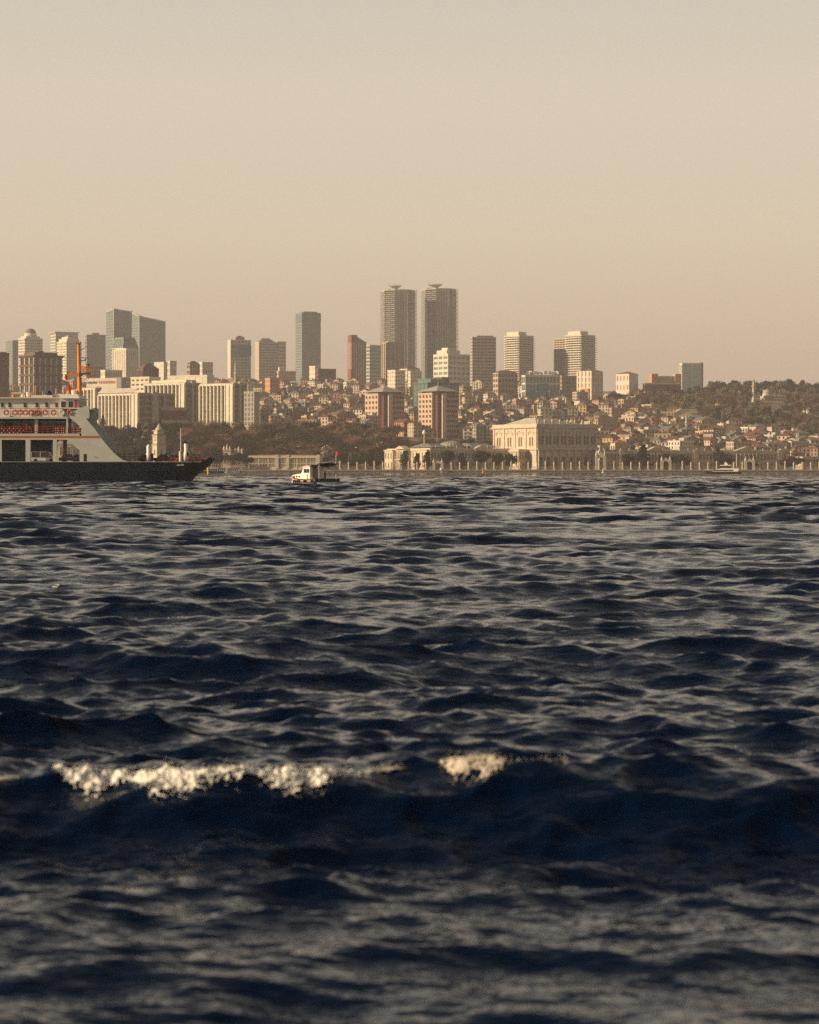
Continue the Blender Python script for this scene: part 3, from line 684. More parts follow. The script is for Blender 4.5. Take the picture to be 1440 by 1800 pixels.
T('hotel_annex', 'narrow grey annex stepping down right of the striped hotel', 429, 447, 455, 688, 2220, 50, 8, 3, 3, gl=dkgrey, wall=greyc, pw=2.2, bh=.3, cat='hotel')
T('hotel_annex', 'long white penthouse wall on top behind the middle hotel wings', 291, 364, 374, 659, 2480, 60, 9, 2, 6, gl=white, wall=white, pw=4, bh=.6, cat='hotel')
T('hotel_annex', 'white roof storey behind the nearest hotel wing', 228, 262, 279, 662, 2500, 55, 8, 5, 4, gl=brownclad, wall=white, pw=2.2, bh=.6, cat='hotel')
T('hotel_annex', 'low brown entrance block between the hotel wings', 280, 283, 327, 716, 2140, 15, 2, 6, 1, gl=brownclad, wall=brownclad, band=beige, pw=.8, bh=.25, cat='hotel')
# sign wall with lettering
sD = 2300; sxa, sxb = wx(152, sD), wx(212, sD); zs0, zs1 = wz(681, sD), wz(665, sD); sw = sxb-sxa
r_ = empty('sign_wall', (sxa, sD, ground(sxa, sD)), math.radians(-22), 'white roof sign wall with black and red hotel lettering', 'sign'); gz = r_.location.z
MB().box(0, sw, 0, 3, zs0-gz-14, zs1-gz).build('panel', white, r_)
MB().box(sw+.1, sw+5, -.4, 10, zs0-gz-14, zs1-gz+.5).build('side_wall', greyc, r_)
def text(body, x, z, size, m, parent, wid=None, y=-.12, name='lettering', rz=0):
    cu = bpy.data.curves.new(name, 'FONT'); cu.body = body; cu.size = size; cu.extrude = .04; cu.offset = size*.012
    o = bpy.data.objects.new(name, cu); C.objects.link(o); o.parent = parent; o.location = (x, y, z); o.rotation_euler = (math.radians(90), 0, rz); cu.materials.append(m)
    bpy.context.view_layer.update()
    k_ = wid/o.dimensions.x if wid and o.dimensions.x > 0 else 1
    me_ = bpy.data.meshes.new_from_object(o); bpy.data.objects.remove(o); o = inst(me_, name, parent, (x, y, z)); o.rotation_euler = (math.radians(90), 0, rz); o.scale = (k_, 1, 1)
    if not me_.materials: me_.materials.append(m)
    return o
blackp = mat('black_lettering', (.01, .01, .01), .5, vary=0); redp = mat('red_lettering', (.55, .03, .02), .5, vary=0)
text('swissôtel', 1.0, zs1-gz-5.0, 4.0, blackp, r_, 10.0); text('THE BOSPHORUS', 12.3, zs1-gz-5.0, 3.5, redp, r_, 17.5)

# ------------------------------------------------------------------ brown pyramid-roofed blocks
def winmesh(w_, h_, fm=None, gm=None, mull=True, hood=False):
    g_ = MB().box(-w_/2, w_/2, -.04, .04, 0, h_)
    m = MB(); t_ = min(.22, w_*.14)
    m.box(-w_/2-t_, -w_/2, -.22, .1, 0, h_); m.box(w_/2, w_/2+t_, -.22, .1, 0, h_); m.box(-w_/2-t_, w_/2+t_, -.24, .1, h_, h_+t_); m.box(-w_/2-t_*1.6, w_/2+t_*1.6, -.4, .1, -t_, 0)
    if mull: m.box(-.06, .06, -.12, .03, 0, h_); m.box(-w_/2, w_/2, -.1, .03, h_*.62, h_*.62+.12)
    if hood: m.side([(-w_/2-.3, h_+.3), (w_/2+.3, h_+.3), (0, h_+.3+w_*.45)], -.4, .1)
    if hood == 'arch':
        for k in range(8):
            t0, t1 = math.pi*k/8, math.pi*(k+1)/8; r_ = w_*.9
            m.tube((r_*math.cos(t0), -.2, h_+.2+r_*math.sin(t0)), (r_*math.cos(t1), -.2, h_+.2+r_*math.sin(t1)), .22, 4)
    return multi('window', [(g_, gm or darkgl), (m, fm or marble)])
def windows(root, wm, pts):
    for x, y, z, r in pts: inst(wm, 'window', root, (x, y, z), r)
pyw = winmesh(2.1, 2.2, fm=rose, gm=mat('matt_dark_glass', (.025, .02, .018), .6, vary=.3), mull=False)
def pyramid_block(label, px0, pxc, px1, ywall, yapex, D, rows, cl, cr, a=38):
    ar = math.radians(a); s = D/F; X = wx(pxc, D); zb = ground(X, D); h = wz(ywall, D)-zb; ap = wz(yapex, D)-zb
    W = (px1-pxc)*s/math.cos(ar); Dp = (pxc-px0)*s/math.sin(ar)
    root = empty('office_block', (X, D, zb), ar, label, 'building', 'twin brown pyramid-roofed blocks')
    nR = .32*W; nL = .26*Dp          # recess sizes at the corner
    MB().box(nR, W, 0.0, Dp, -6, h).build('wall', mat('shade_side_rose_cladding', (.42, .30, .22), .8), root)  # same rose as the sunlit side, its shade put into a darker colour
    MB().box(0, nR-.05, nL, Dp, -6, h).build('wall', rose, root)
    MB().box(.35*nR, nR-.02, .3*nL, nL-.02, -6, h-1).build('corner_tower', mat('shaded_red_cladding', (.13, .05, .045), .8), root)  # red cladding darkened so its colour carries the shade of the recess
    MB().box(nR-2.2, nR+2.2, -1.4, -.02, -6, h+.8).build('pier', rose, root)
    MB().box(nR+1, W+.3, -.5, Dp+.3, h+.02, h+1.0).build('cornice', brownclad, root); MB().box(-.4, nR+.9, nL-.6, Dp+.3, h+.02, h+1.0).build('cornice', rose, root)
    MB().box(2.5, W-1.5, 2.5, Dp-1.5, h+1.02, h+2.2).build('attic_glazing', darkgl, root)
    m = MB(); m.v = [(-1.5,-1.5,h+2.25),(W+1.2,-1.5,h+2.25),(W+1.2,Dp+1.2,h+2.25),(-1.5,Dp+1.2,h+2.25),(W/2-1,Dp/2-1,ap),(W/2+1,Dp/2-1,ap),(W/2+1,Dp/2+1,ap),(W/2-1,Dp/2+1,ap)]
    m.f = [(3,2,1,0),(4,5,6,7),(0,1,5,4),(1,2,6,5),(2,3,7,6),(3,0,4,7)]; m.build('roof', leadroof, root)
    MB().cyl(W/2, Dp/2, ap, ap+3, .5, .2, 8).build('finial', greyc, root)
    m = MB()
    for k in range(rows+1): m.box(nR+2.6, W+.18, -.25, -.02, h*k/rows-.25, h*k/rows+.1)
    m.build('string_course', rose, root, stuff=True)
    pts = []
    for r in range(rows):
        z = h*(r+.28)/rows
        for c in range(cr): pts.append((nR+3.4+(W-nR-3.6)*(c+.5)/cr, -.06, z, 0))
        for c in range(cl): pts.append((-.06, nL+(Dp-nL)*(c+.5)/cl, z, -math.pi/2))
    windows(root, pyw, pts)
    return root
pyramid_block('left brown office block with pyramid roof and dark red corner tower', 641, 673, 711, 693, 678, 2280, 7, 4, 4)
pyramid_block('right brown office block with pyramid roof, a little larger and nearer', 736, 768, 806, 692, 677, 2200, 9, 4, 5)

# ------------------------------------------------------------------ palace on the quay
LANDMARKS += [('quay railing', 720, 826), ('quay railing', 1100, 826), ('quay railing', 1400, 826)]
shutter = mat('dark_red_window_blinds', (.055, .022, .018), .75, vary=.4, scale=.5)
wingw = winmesh(.95, 3.5, hood=True, gm=shutter); smallw = winmesh(.85, 2.5, hood=False, gm=shutter); bigw = winmesh(1.6, 6.0, hood='arch'); doorw = winmesh(2.2, 6.5, hood=False, gm=shutter)
urn = MB().lathe([(.25, 0), (.35, .3), (.15, .5), (.45, 1.0), (.35, 1.5), (.12, 1.9)], 0, 0, 8).mesh('urn', marble)
def palace_wing(name, label, px0, pxc, px1, ytop, D, a, nR, nL, wm=cream, st=2, roofh=2.2, urns=0, cat='palace', group='buildings of the waterside palace', w1=None, roof=greyroof, group_w=3):
    ar = math.radians(a); s = D/F; X = wx(pxc, D); zb = 1.85 if D < 1775 else ground(X, D); h = wz(ytop, D)-zb
    W = (px1-pxc)*s/math.cos(ar); Dp = w1 or (pxc-px0)*s/math.sin(ar)
    root = empty(name, (X, D, zb), ar, label, cat, group)
    MB().box(0, W, 0, Dp, -1, h).build('wall', wm, root)
    MB().box(-.35, W+.35, -.35, Dp+.35, -1.02, .9).build('plinth', marble, root)
    MB().box(-.3, W+.3, -.3, Dp+.3, h*.5-.25, h*.5+.25).build('string_course', marble, root)
    MB().box(-.75, W+.75, -.75, Dp+.75, h-.5, h+.25).build('cornice', marble, root)
    m = MB(); m.box(-.4, W+.4, -.4, -.1, h+.26, h+1.3); m.box(-.4, -.1, -.1, Dp+.4, h+.26, h+1.3); m.box(W+.1, W+.4, -.1, Dp+.4, h+.26, h+1.3); m.build('balustrade', wm, root)
    o = -1.2; m = MB(); r = min(W, Dp)/2+o*0; zz = h+.27
    if roofh:
        e = [(1, 1, zz), (W-1, 1, zz), (W-1, Dp-1, zz), (1, Dp-1, zz)]
        rr = max(1.5, r*.8)
        rg = [(rr, Dp/2-.5, zz+roofh), (W-rr, Dp/2-.5, zz+roofh), (W-rr, Dp/2+.5, zz+roofh), (rr, Dp/2+.5, zz+roofh)] if W >= Dp else [(W/2-.5, rr, zz+roofh), (W/2+.5, rr, zz+roofh), (W/2+.5, Dp-rr, zz+roofh), (W/2-.5, Dp-rr, zz+roofh)]
        m.v = e+rg; m.f = [(3,2,1,0),(4,5,6,7),(0,1,5,4),(1,2,6,5),(2,3,7,6),(3,0,4,7)]; m.build('roof', roof, root)
    m = MB(); step = 3
    for k in range(nR+1):
        if k % group_w == 0 or k == nR: m.box(max(0, W*k/nR-.4), min(W, W*k/nR+.4), -.28, .1, .9, h-.5)
    for k in range(nL+1):
        if k % group_w == 0 or k == nL: m.box(-.28, .1, max(0, Dp*k/nL-.4), min(Dp, Dp*k/nL+.4), .9, h-.5)
    m.build('pilaster', marble, root, stuff=True)
    up, lo = [], []
    for k in range(nR):
        x = W*(k+.5)/nR; up.append((x, -.05, h*.5+1.3, 0)); lo.append((x, -.05, 2.6, 0))
    for k in range(nL):
        y_ = Dp*(k+.5)/nL; up.append((-.05, y_, h*.5+1.3, -math.pi/2)); lo.append((-.05, y_, 2.6, -math.pi/2))
    windows(root, wingw, up); windows(root, smallw, lo)
    for k in range(urns): inst(urn, 'urn', root, (W*(k+.5)/urns, -.2, h+1.3))
    return root, W, Dp, h
def portico(root, x0, x1, y_, z0, h, n, m_, ped=True):
    for k in range(n):
        x = x0 + (x1-x0)*k/(n-1); MB().lathe([(.55, z0), (.4, z0+.5), (.34, h-.9), (.55, h-.4), (.55, h)], x, y_-1.6, 10).build('column', m_, root)
    MB().box(x0-.8, x1+.8, y_-2.4, y_-.02, h+.02, h+1.1).build('entablature', m_, root)
    if ped: MB().side([(x0-1, h+1.12), (x1+1, h+1.12), ((x0+x1)/2, h+3.6)], y_-2.3, y_+3).build('pediment', m_, root)
r_, W_, D_, h_ = palace_wing('palace_wing', 'long two storey palace wing behind the dome trees, west end sunlit', 680, 757, 905, 791, 1712, 27, 27, 14, urns=8, roofh=1.5)
# projecting pavilions on the sunlit end
def lx_face(root, y0, y1, dep, h, m_=cream, cols=0):
    MB().box(-dep, -.02, y0, y1, -1, h+.3).build('pavilion', m_, root)
    MB().box(-dep-.5, -.03, y0-.4, y1+.4, h-.4, h+.5).build('cornice', marble, root)
    n = max(1, int((y1-y0)/3.4)); pts = []
    for k in range(n):
        y_ = y0+(y1-y0)*(k+.5)/n; pts += [(-dep-.05, y_, h*.5+1.3, -math.pi/2)]
    windows(root, wingw, pts); windows(root, smallw, [(p_[0], p_[1], 2.6, p_[3]) for p_ in pts])
lx_face(r_, D_*.80, D_-.5, 2.6, h_); lx_face(r_, D_*.46, D_*.68, 3.0, h_+.3); lx_face(r_, 1.0, D_*.22, 2.2, h_)
m = MB()
for k in range(4): m.cyl(-4.2, D_*(.48+.18*k/3), h_*.5+.6, h_-.4, .4, .34, 8); m.cyl(-4.2, D_*(.48+.18*k/3), -1, h_*.5, .5, .45, 8)
m.build('column', marble, r_, stuff=True); MB().box(-4.9, -3.05, D_*.46-.4, D_*.68+.4, h_*.5+.01, h_*.5+.58).build('balcony', marble, r_)
m = MB(); m.v = [(-5, D_*.46-.5, h_+.9), (-5, D_*.68+.5, h_+.9), (-5, D_*.57, h_+3.2), (0, D_*.46-.5, h_+.9), (0, D_*.68+.5, h_+.9), (0, D_*.57, h_+3.2)]; m.f = [(0,1,2),(3,5,4),(0,2,5,3),(1,4,5,2),(0,3,4,1)]; m.build('pediment', marble, r_)
portico(r_, W_*.53, W_*.66, 0, .9, h_*.98, 5, marble)
for (a0, a1, hh) in ((.04, .3, 2.6), (.52, .86, 3.0)):
    m = MB(); m.v = [(W_*a0, 2, h_+1.9), (W_*a1, 2, h_+1.9), (W_*a1, D_*.6, h_+1.9), (W_*a0, D_*.6, h_+1.9), (W_*(a0+.06), D_*.25, h_+1.9+hh), (W_*(a1-.06), D_*.25, h_+1.9+hh), (W_*(a1-.06), D_*.4, h_+1.9+hh), (W_*(a0+.06), D_*.4, h_+1.9+hh)]
    m.f = [(3,2,1,0),(4,5,6,7),(0,1,5,4),(1,2,6,5),(2,3,7,6),(3,0,4,7)]; m.build('roof', greyroof, r_)
# pale ribbed dome on the roof
dcx, dr = W_*.355, 9.0
MB().lathe([(dr*1.04, h_+.3), (dr*1.04, h_+2.0), (dr, h_+2.0)], dcx, D_*.2, 24).build('drum', marble, r_)
dome(r_, dcx, D_*.2, h_+2.0, dr*.98, 4.6, leadroof, n=24)
m = MB()
for k in range(24):
    t_ = 2*math.pi*k/24
    for u in range(5):
        e0, e1 = math.radians(u*17), math.radians((u+1)*17)
        m.tube((dcx+dr*math.cos(e0)*math.cos(t_), D_*.2+dr*math.cos(e0)*math.sin(t_), h_+2+4.65*math.sin(e0)), (dcx+dr*math.cos(e1)*math.cos(t_), D_*.2+dr*math.cos(e1)*math.sin(t_), h_+2+4.65*math.sin(e1)), .12, 3)
m.build('dome_rib', greyroof, r_, stuff=True)
# link pavilion between wing and hall
palace_wing('palace_pavilion', 'low connecting pavilion tucked against the left foot of the ceremonial hall', 905, 912, 932, 793, 1716, 40, 4, 2, roofh=1.2, w1=9, roof=leadroof)
# ceremonial hall
def ceremonial_hall():
    D = 1712; a = 30; ar = math.radians(a); s = D/F; pxc = 944; X = wx(pxc, D); zb = 1.85; h = wz(750, D)-zb
    W = (1052-pxc)*s/math.cos(ar)*1.02; Dp = (pxc-872)*s/math.sin(ar)
    root = empty('ceremonial_hall', (X, D, zb), ar, 'tall cream ceremonial hall of the palace with a pale pyramid roof', 'palace', 'buildings of the waterside palace')
    MB().box(0, W, 0, Dp, -1, h).build('wall', cream, root)
    zm = h*.485
    MB().box(-.5, W+.5, -.5, Dp+.5, -1.02, 1.2).build('plinth', marble, root)
    MB().box(-1.0, W+1.0, -1.0, Dp+1.0, zm-.6, zm+.6).build('string_course', marble, root)
    MB().box(-.4, W+.4, -.4, Dp+.4, h*.87, h*.885).build('string_course', marble, root)
    MB().box(-1.2, W+1.2, -1.2, Dp+1.2, h-.8, h+.3).build('cornice', marble, root)
    m = MB(); m.box(-.7, W+.7, -.7, -.3, h+.32, h+2.0); m.box(-.7, -.3, -.3, Dp+.7, h+.32, h+2.0); m.box(W+.3, W+.7, -.3, Dp+.7, h+.32, h+2.0); m.build('balustrade', cream, root)
    m = MB(); z0 = h+.33; m.v = [(.5,.5,z0),(W-.5,.5,z0),(W-.5,Dp-.5,z0),(.5,Dp-.5,z0),(W*.25,Dp*.42,z0+8.2),(W*.35,Dp*.42,z0+8.2),(W*.35,Dp*.52,z0+8.2),(W*.25,Dp*.52,z0+8.2)]
    m.v[4] = (W*.12, Dp*.2, z0+6.0); m.v[5] = (W*.3, Dp*.2, z0+6.0); m.v[6] = (W*.3, Dp*.4, z0+6.0); m.v[7] = (W*.12, Dp*.4, z0+6.0)
    m.f = [(3,2,1,0),(4,5,6,7),(0,1,5,4),(1,2,6,5),(2,3,7,6),(3,0,4,7)]; m.build('roof', leadroof, root)
    n = 8
    for k in range(n+1):
        x = W*k/n; x = min(max(x, .8), W-.8)
        MB().lathe([(.8, 1.2), (.6, 1.9), (.5, zm-1.6), (.8, zm-.62)], x, -1.3, 10).build('column', marble, root)
        MB().box(x-.75, x+.75, -.55, .1, zm+.62, h-.82).build('pilaster', marble, root)
        inst(urn, 'urn', root, (x, -.5, h+2.0)).scale = (2.0, 2.0, 1.7)
    MB().box(-.5, W+.5, -2.2, -1.02, zm-.58, zm+.55).build('entablature', marble, root)
    for k in range(5):
        y_ = min(max(Dp*k/4, .8), Dp-.8); MB().box(-.55, .1, y_-.8, y_+.8, 1.22, h-.82).build('pilaster', cream, root)
    pts = []; dpts = []
    for k in range(n):
        x = W*(k+.5)/n; pts += [(x-1.15, -.05, zm+3.2, 0), (x+1.15, -.05, zm+3.2, 0)]; dpts.append((x, -.05, 2.4, 0))
    for k in range(4):
        y_ = Dp*(k+.5)/4; pts += [(-.05, y_-1.5, zm+2.2, -math.pi/2), (-.05, y_+1.5, zm+2.2, -math.pi/2)]; dpts.append((-.05, y_, 2.4, -math.pi/2))
    windows(root, winmesh(1.25, 5.6, hood=True, gm=shutter), pts); windows(root, doorw, dpts)
    for k in range(4):
        y_ = Dp*(k+.5)/4; m = MB()
        for j in range(10):
            t0, t1 = math.pi*j/10, math.pi*(j+1)/10; m.tube((-.2, y_+3.6*math.cos(t0), zm+9.6+3.2*math.sin(t0)), (-.2, y_+3.6*math.cos(t1), zm+9.6+3.2*math.sin(t1)), .28, 4)
        m.build('arch_moulding', marble, root)
    for k in range(n):
        x = W*(k+.5)/n; m = MB()
        for j in range(8):
            t0, t1 = math.pi*j/8, math.pi*(j+1)/8; m.tube((x+2.2*math.cos(t0), -.2, zm+9.4+2.0*math.sin(t0)), (x+2.2*math.cos(t1), -.2, zm+9.4+2.0*math.sin(t1)), .22, 4)
        m.build('arch_moulding', marble, root)
ceremonial_hall()
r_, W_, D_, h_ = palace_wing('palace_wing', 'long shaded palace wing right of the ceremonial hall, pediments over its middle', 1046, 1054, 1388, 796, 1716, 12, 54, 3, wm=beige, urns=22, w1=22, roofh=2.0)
for f0, f1 in ((.26, .34), (.74, .85)):
    MB().side([(W_*f0-1, h_+1.35), (W_*f1+1, h_+1.35), (W_*(f0+f1)/2, h_+4.4)], -1.2, 6).build('pediment', marble, r_)
    for k in range(6): MB().cyl(W_*(f0+(f1-f0)*k/5), -1.0, .9, h_-.52, .42, .34, 8).build('column', marble, r_)
for f0 in (.12, .52, .64, .98): MB().box(W_*f0-1.6, W_*f0+1.6, -1.0, .1, .9, h_+2.2).build('pier', cream, r_)
MB().box(W_*.45, W_*.60, 8, 20, h_+.3, h_+4.5).build('rear_storey', beige, r_)
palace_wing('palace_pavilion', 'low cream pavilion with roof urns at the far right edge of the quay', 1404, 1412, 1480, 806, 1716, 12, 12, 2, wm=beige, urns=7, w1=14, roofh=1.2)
r_, W_, D_, h_ = palace_wing('palace_wing', 'detached pale two storey wing right of the umbrella pine, near the fishing boat', 436, 438, 562, 804, 1722, -7, 22, 2, wm=cream, urns=0, w1=14, roofh=1.8, roof=brownroof)
for f0 in (.40, .55, .985): MB().box(W_*f0-1.1, W_*f0+1.1, -.9, .1, .9, h_+1.8).build('pier', marble, r_)
# baroque mosque seen through the ferry, kiosk, clock tower
def ornate(name, label, px0, px1, ytop, D, cat, tiers=2, a=20, top=None, group=None):
    s = D/F; X = wx(px0, D); W = (px1-px0)*s; zb = 1.85; h = wz(ytop, D)-zb
    root = empty(name, (X, D, zb), 0, label, cat, group)
    return root, W, h
r_, W_, h_ = ornate('kiosk', 'small ornate gate building with crested roof behind the umbrella pine', 392, 426, 792, 1760, 'kiosk')
MB().box(0, W_*.4, 0, 8, -1, h_).build('wall', cream, r_); MB().box(W_*.4+.02, W_, 1.5, 8, -1, h_*.85).build('wall', cream, r_)
MB().box(-.4, W_*.4+.4, -.4, 8.4, h_+.02, h_+.8).build('cornice', marble, r_)
for k, hh in ((.05, 3.6), (.2, 5), (.35, 3.4), (.62, 2.2), (.8, 3.4), (.97, 1.6)):
    MB().lathe([(.9, (h_ if k < .4 else h_*.85)+.05), (1.0, h_+1), (.3, h_+hh*.8), (.08, h_+hh)], W_*k, 2.0+(k > .4), 8).build('crest', marble, r_)
windows(r_, winmesh(1.6, 4.2, hood=True), [(W_*.1, -.05, h_*.35, 0), (W_*.3, -.05, h_*.35, 0), (W_*.6, 1.45, h_*.3, 0), (W_*.85, 1.45, h_*.3, 0)])
# clock tower
cD = 1705; k_ = cD/F; cx = wx(279.5, cD); r_ = empty('clock_tower', (cx, cD, 1.85), math.radians(35), 'cream four tiered baroque clock tower standing behind the ferry foredeck', 'tower')
zt = lambda py: wz(py, cD)-1.85
for i, (y0, y1, wd) in enumerate(((829, 806, 8.4), (805.6, 781, 6.6), (780, 764, 6.0), (763, 756, 5.0))):
    hw = wd/2; MB().box(-hw, hw, -hw, hw, zt(y0), zt(y1)-.5).build('tier', cream, r_)
    MB().box(-hw-.6, hw+.6, -hw-.6, hw+.6, zt(y1)-.5, zt(y1)).build('cornice', marble, r_)
    for sx_ in (-1, 1):
        for sy_ in (-1, 1): MB().cyl(sx_*(hw+.1), sy_*(hw+.1), zt(y0)+.05, zt(y1)-.55, .35, .3, 8).build('column', marble, r_)
    if i in (1, 2): windows(r_, winmesh(1.2, 3.2 if i == 1 else 2.2, hood=True), [(0, -hw-.05, zt(y0)+2.2, 0), (-hw-.05, 0, zt(y0)+2.2, -math.pi/2)])
for f_ in ((0, -3.06, zt(770), 0), (-3.06, 0, zt(770), -math.pi/2)):
    cf = MB().lathe([(1.0, 0), (1.0, .15)], 0, 0, 18); cf.v = [(x, -z_, y_) for x, y_, z_ in cf.v]; o = inst(cf.mesh('clock_face', metalw), 'clock_face', r_, f_[:3], f_[3])
    hn = MB().box(-.06, .06, -.25, -.17, 0, .8).box(0, .5, -.25, -.17, -.05, .05); inst(hn.mesh('clock_hands', blackp), 'clock_hands', o)
MB().lathe([(2.6, zt(756)+.02), (2.2, zt(753)), (1.1, zt(750)), (.9, zt(748)), (.3, zt(746)), (.05, zt(743))], 0, 0, 12).build('cupola', marble, r_)
# mosque behind the ferry
mD = 1700; r_ = empty('mosque', (wx(84, mD), mD, 1.85), 0, 'cream baroque mosque with arched windows seen through the ferry car deck', 'mosque'); zt = lambda py: wz(py, mD)-1.85; sc = mD/F
MB().box(0, 56*sc, 2, 22, -1, zt(793)).build('wall', cream, r_)
MB().box(17*sc, 44*sc, .5, 20, -1, zt(781)).build('hall', cream, r_)
MB().box(16*sc, 45*sc, 0, 20.5, zt(781)+.02, zt(779)).build('cornice', marble, r_); MB().box(-1, 57*sc, 1.6, 22.4, zt(793)+.02, zt(791.5)).build('cornice', marble, r_)
m = MB(); m.side([(16*sc, zt(779)+.03), (45*sc, zt(779)+.03), (38*sc, zt(772)), (30.5*sc, zt(768)), (23*sc, zt(772))], .4, 3); m.build('gable', marble, r_)
dome(r_, 30.5*sc, 10, zt(779)+.05, 5.4, 6, leadroof)
windows(r_, winmesh(1.9, 5.2, hood='arch', gm=brownclad), [(x*sc, .45, zt(800), 0) for x in (24, 30.5, 37)]); windows(r_, winmesh(1.6, 4.0, hood='arch', gm=brownclad), [(x*sc, 1.95, zt(806), 0) for x in (4, 11, 50)])
MB().lathe([(1.5, 0), (1.3, 10), (1.2, 24), (1.8, 24.5), (1.8, 25.5), (1.0, 25.6), (.9, 30), (.05, 35)], 60*sc, 8, 10).build('minaret', marble, r_)
# other landmarks on the hill
def minaret(label, px, y0, y1, D, r=1.1):
    X = wx(px, D); zb = ground(X, D); h = wz(y0, D)-zb
    o = MB().lathe([(r*1.5, -3), (r*1.4, h*.12), (r, h*.16), (r*.9, h*.62), (r*1.6, h*.64), (r*1.6, h*.67), (r*.8, h*.675), (r*.75, h*.84)], 0, 0, 12).build('minaret', marble, None)
    o.location = (X, D, zb); tag(o, label, 'minaret'); c_ = MB().lathe([(r*.95, h*.845), (r*.1, h*.99), (.02, h)], 0, 0, 12).build('spire', leadroof, o); return o
minaret('tall slim minaret on the wooded hill left of the domed mosque', 1325, 664, 705, 2830, 1.5)
minaret('thin pale minaret rising from the roofs below the wooded hill', 1207, 727, 770, 2240, 1.2)
minaret('distant thin minaret in front of the striped office towers', 414, 634, 663, 2950, 1.3)
mD = 2870; X = wx(1345, mD); zb = ground(X, mD); s_ = mD/F; r_ = empty('mosque', (X, mD, zb), math.radians(20), 'small mosque with conical grey dome among the trees of the wooded hill', 'mosque'); zt = lambda py: wz(py, mD)-zb
MB().box(0, 12, 0, 12, -4, zt(696)).build('wall', beige, r_); MB().box(12, 22, 1, 10, -4, zt(703)).build('annex', beige, r_)
MB().cyl(6, 6, zt(696), zt(691), 5.4, 5.2, 14).build('drum', pale, r_); dome(r_, 6, 6, zt(691), 5.2, 4.6, leadroof); MB().cyl(6, 6, zt(691)+4.4, zt(691)+7.6, .25, .05, 6).build('finial', greyc, r_)
windows(r_, winmesh(1.4, 4.4, hood='arch'), [(x, -.05, zt(704), 0) for x in (2.2, 6, 9.8)])
# white gabled hall, chalets, school house and other single buildings
def gabled(name, label, px0, px1, yeave, yridge, D, wall, roof, dep=18, nw=3, a=0, wst=1, cat='house'):
    s = D/F; W = (px1-px0)*s; X = wx(px0, D); zb = ground(X, D)-1; e = wz(yeave, D)-zb; r = wz(yridge, D)-zb
    root = empty(name, (X, D, zb), math.radians(a), label, cat)
    MB().side([(0, -4), (W, -4), (W, e), (W/2, r), (0, e)], 0, dep).build('wall', wall, root)
    m = MB(); m.side([(-.7, e-.45), (W/2, r+.12), (W+.7, e-.45), (W+.7, e+.1), (W/2, r+.7), (-.7, e+.1)], -.6, dep+.6); m.build('roof', roof, root)
    windows(root, winmesh(1.2, 1.7), [(W*(k+.5)/nw, -.05, e-3.2*(j+1), 0) for k in range(nw) for j in range(wst)])
    return root
gabled('hall', 'tall white gabled hall below the wooded hill, biggest roof there', 1180, 1217, 729, 719.5, 2560, white, paleroof, 20, 5, 6, 2, 'hall')
gabled('house', 'smaller white gabled house right of the tall white hall', 1242, 1262, 741, 735, 2460, white, paleroof, 14, 3, 18, 1)
gabled('chalet', 'white gable-fronted house, left and higher of two behind the palace trees', 848, 884, 735, 724, 2420, white, paleroof, 16, 5, 14, 3)
gabled('chalet', 'grey gable-fronted house standing before the higher white gable', 850, 882, 747, 738, 2340, pale, greyroof, 14, 4, 12, 2)
r_, W_, D_, h_ = palace_wing('school_house', 'long pale arcaded house with red hipped roofs above the left park', 508, 514, 578, 738, 2290, 14, 12, 2, wm=beige, cat='house', group=None, roofh=3.5, roof=redroof, w1=14, group_w=2)
MB().side([(1, h_+1.4), (9, h_+1.4), (5, h_+4.2)], -.6, 6).build('gable', white, r_)
T('apartment_block', 'big ochre apartment house with hipped roof right of the ceremonial hall', 1046, 1052, 1084, 737, 2180, 16, 6, 6, 2, gl=darkgl, wall=mat('yellow_render', (.46, .36, .2), .8), pw=2.2, bh=.5, hip=3.5, top=0, roof=brownroof)
T('palace_annex', 'pink annex with small arched windows behind the palace right wing', 1083, 1110, 1112, 764, 2080, 60, 2, 2, 3, gl=pink, wall=pink, pw=3, bh=.7, cat='house', w1=12)
T('palace_annex', 'low house with bright orange tiled roof behind the palace right wing', 1078, 1082, 1104, 779, 1800, 14, 2, 5, 2, gl=brownclad, wall=cream, pw=2, hip=2.6, top=0, roof=orangeroof, cat='house', w1=10)
T('lodge', 'long pink lodge with a red hipped roof above the quay trees', 1135, 1140, 1178, 768, 2100, 12, 2, 8, 2, gl=darkgl, wall=rose, pw=1.6, bh=.5, hip=2.6, top=0, roof=redroof, cat='house', w1=10)
T('villa', 'pink villa with four rows of small windows and white gable', 1191, 1194, 1216, 778, 2040, 12, 3, 4, 2, gl=darkgl, wall=pink, pw=1.6, bh=.5, hip=3.5, top=0, roof=paleroof, cat='house', w1=9)
T('villa', 'cream villa catching the sun right of the thin hillside minaret', 1223, 1244, 1248, 757, 2200, 60, 3, 2, 4, gl=darkgl, wall=cream, pw=2.6, bh=.6, roof=redroof, cat='house', w1=10)
T('villa', 'open-fronted grey house of three balcony floors on the right hillside', 1247, 1251, 1268, 757, 2200, 14, 4, 3, 2, gl=darkgl, wall=pale, pw=.7, bh=.3, cat='house', w1=9)
T('villa', 'cream house with red hipped roof standing clear above the right palace wing', 1272, 1292, 1298, 766, 2150, 58, 2, 2, 3, gl=darkgl, wall=cream, pw=2.6, bh=.6, hip=3, top=0, roof=redroof, cat='house', w1=11)
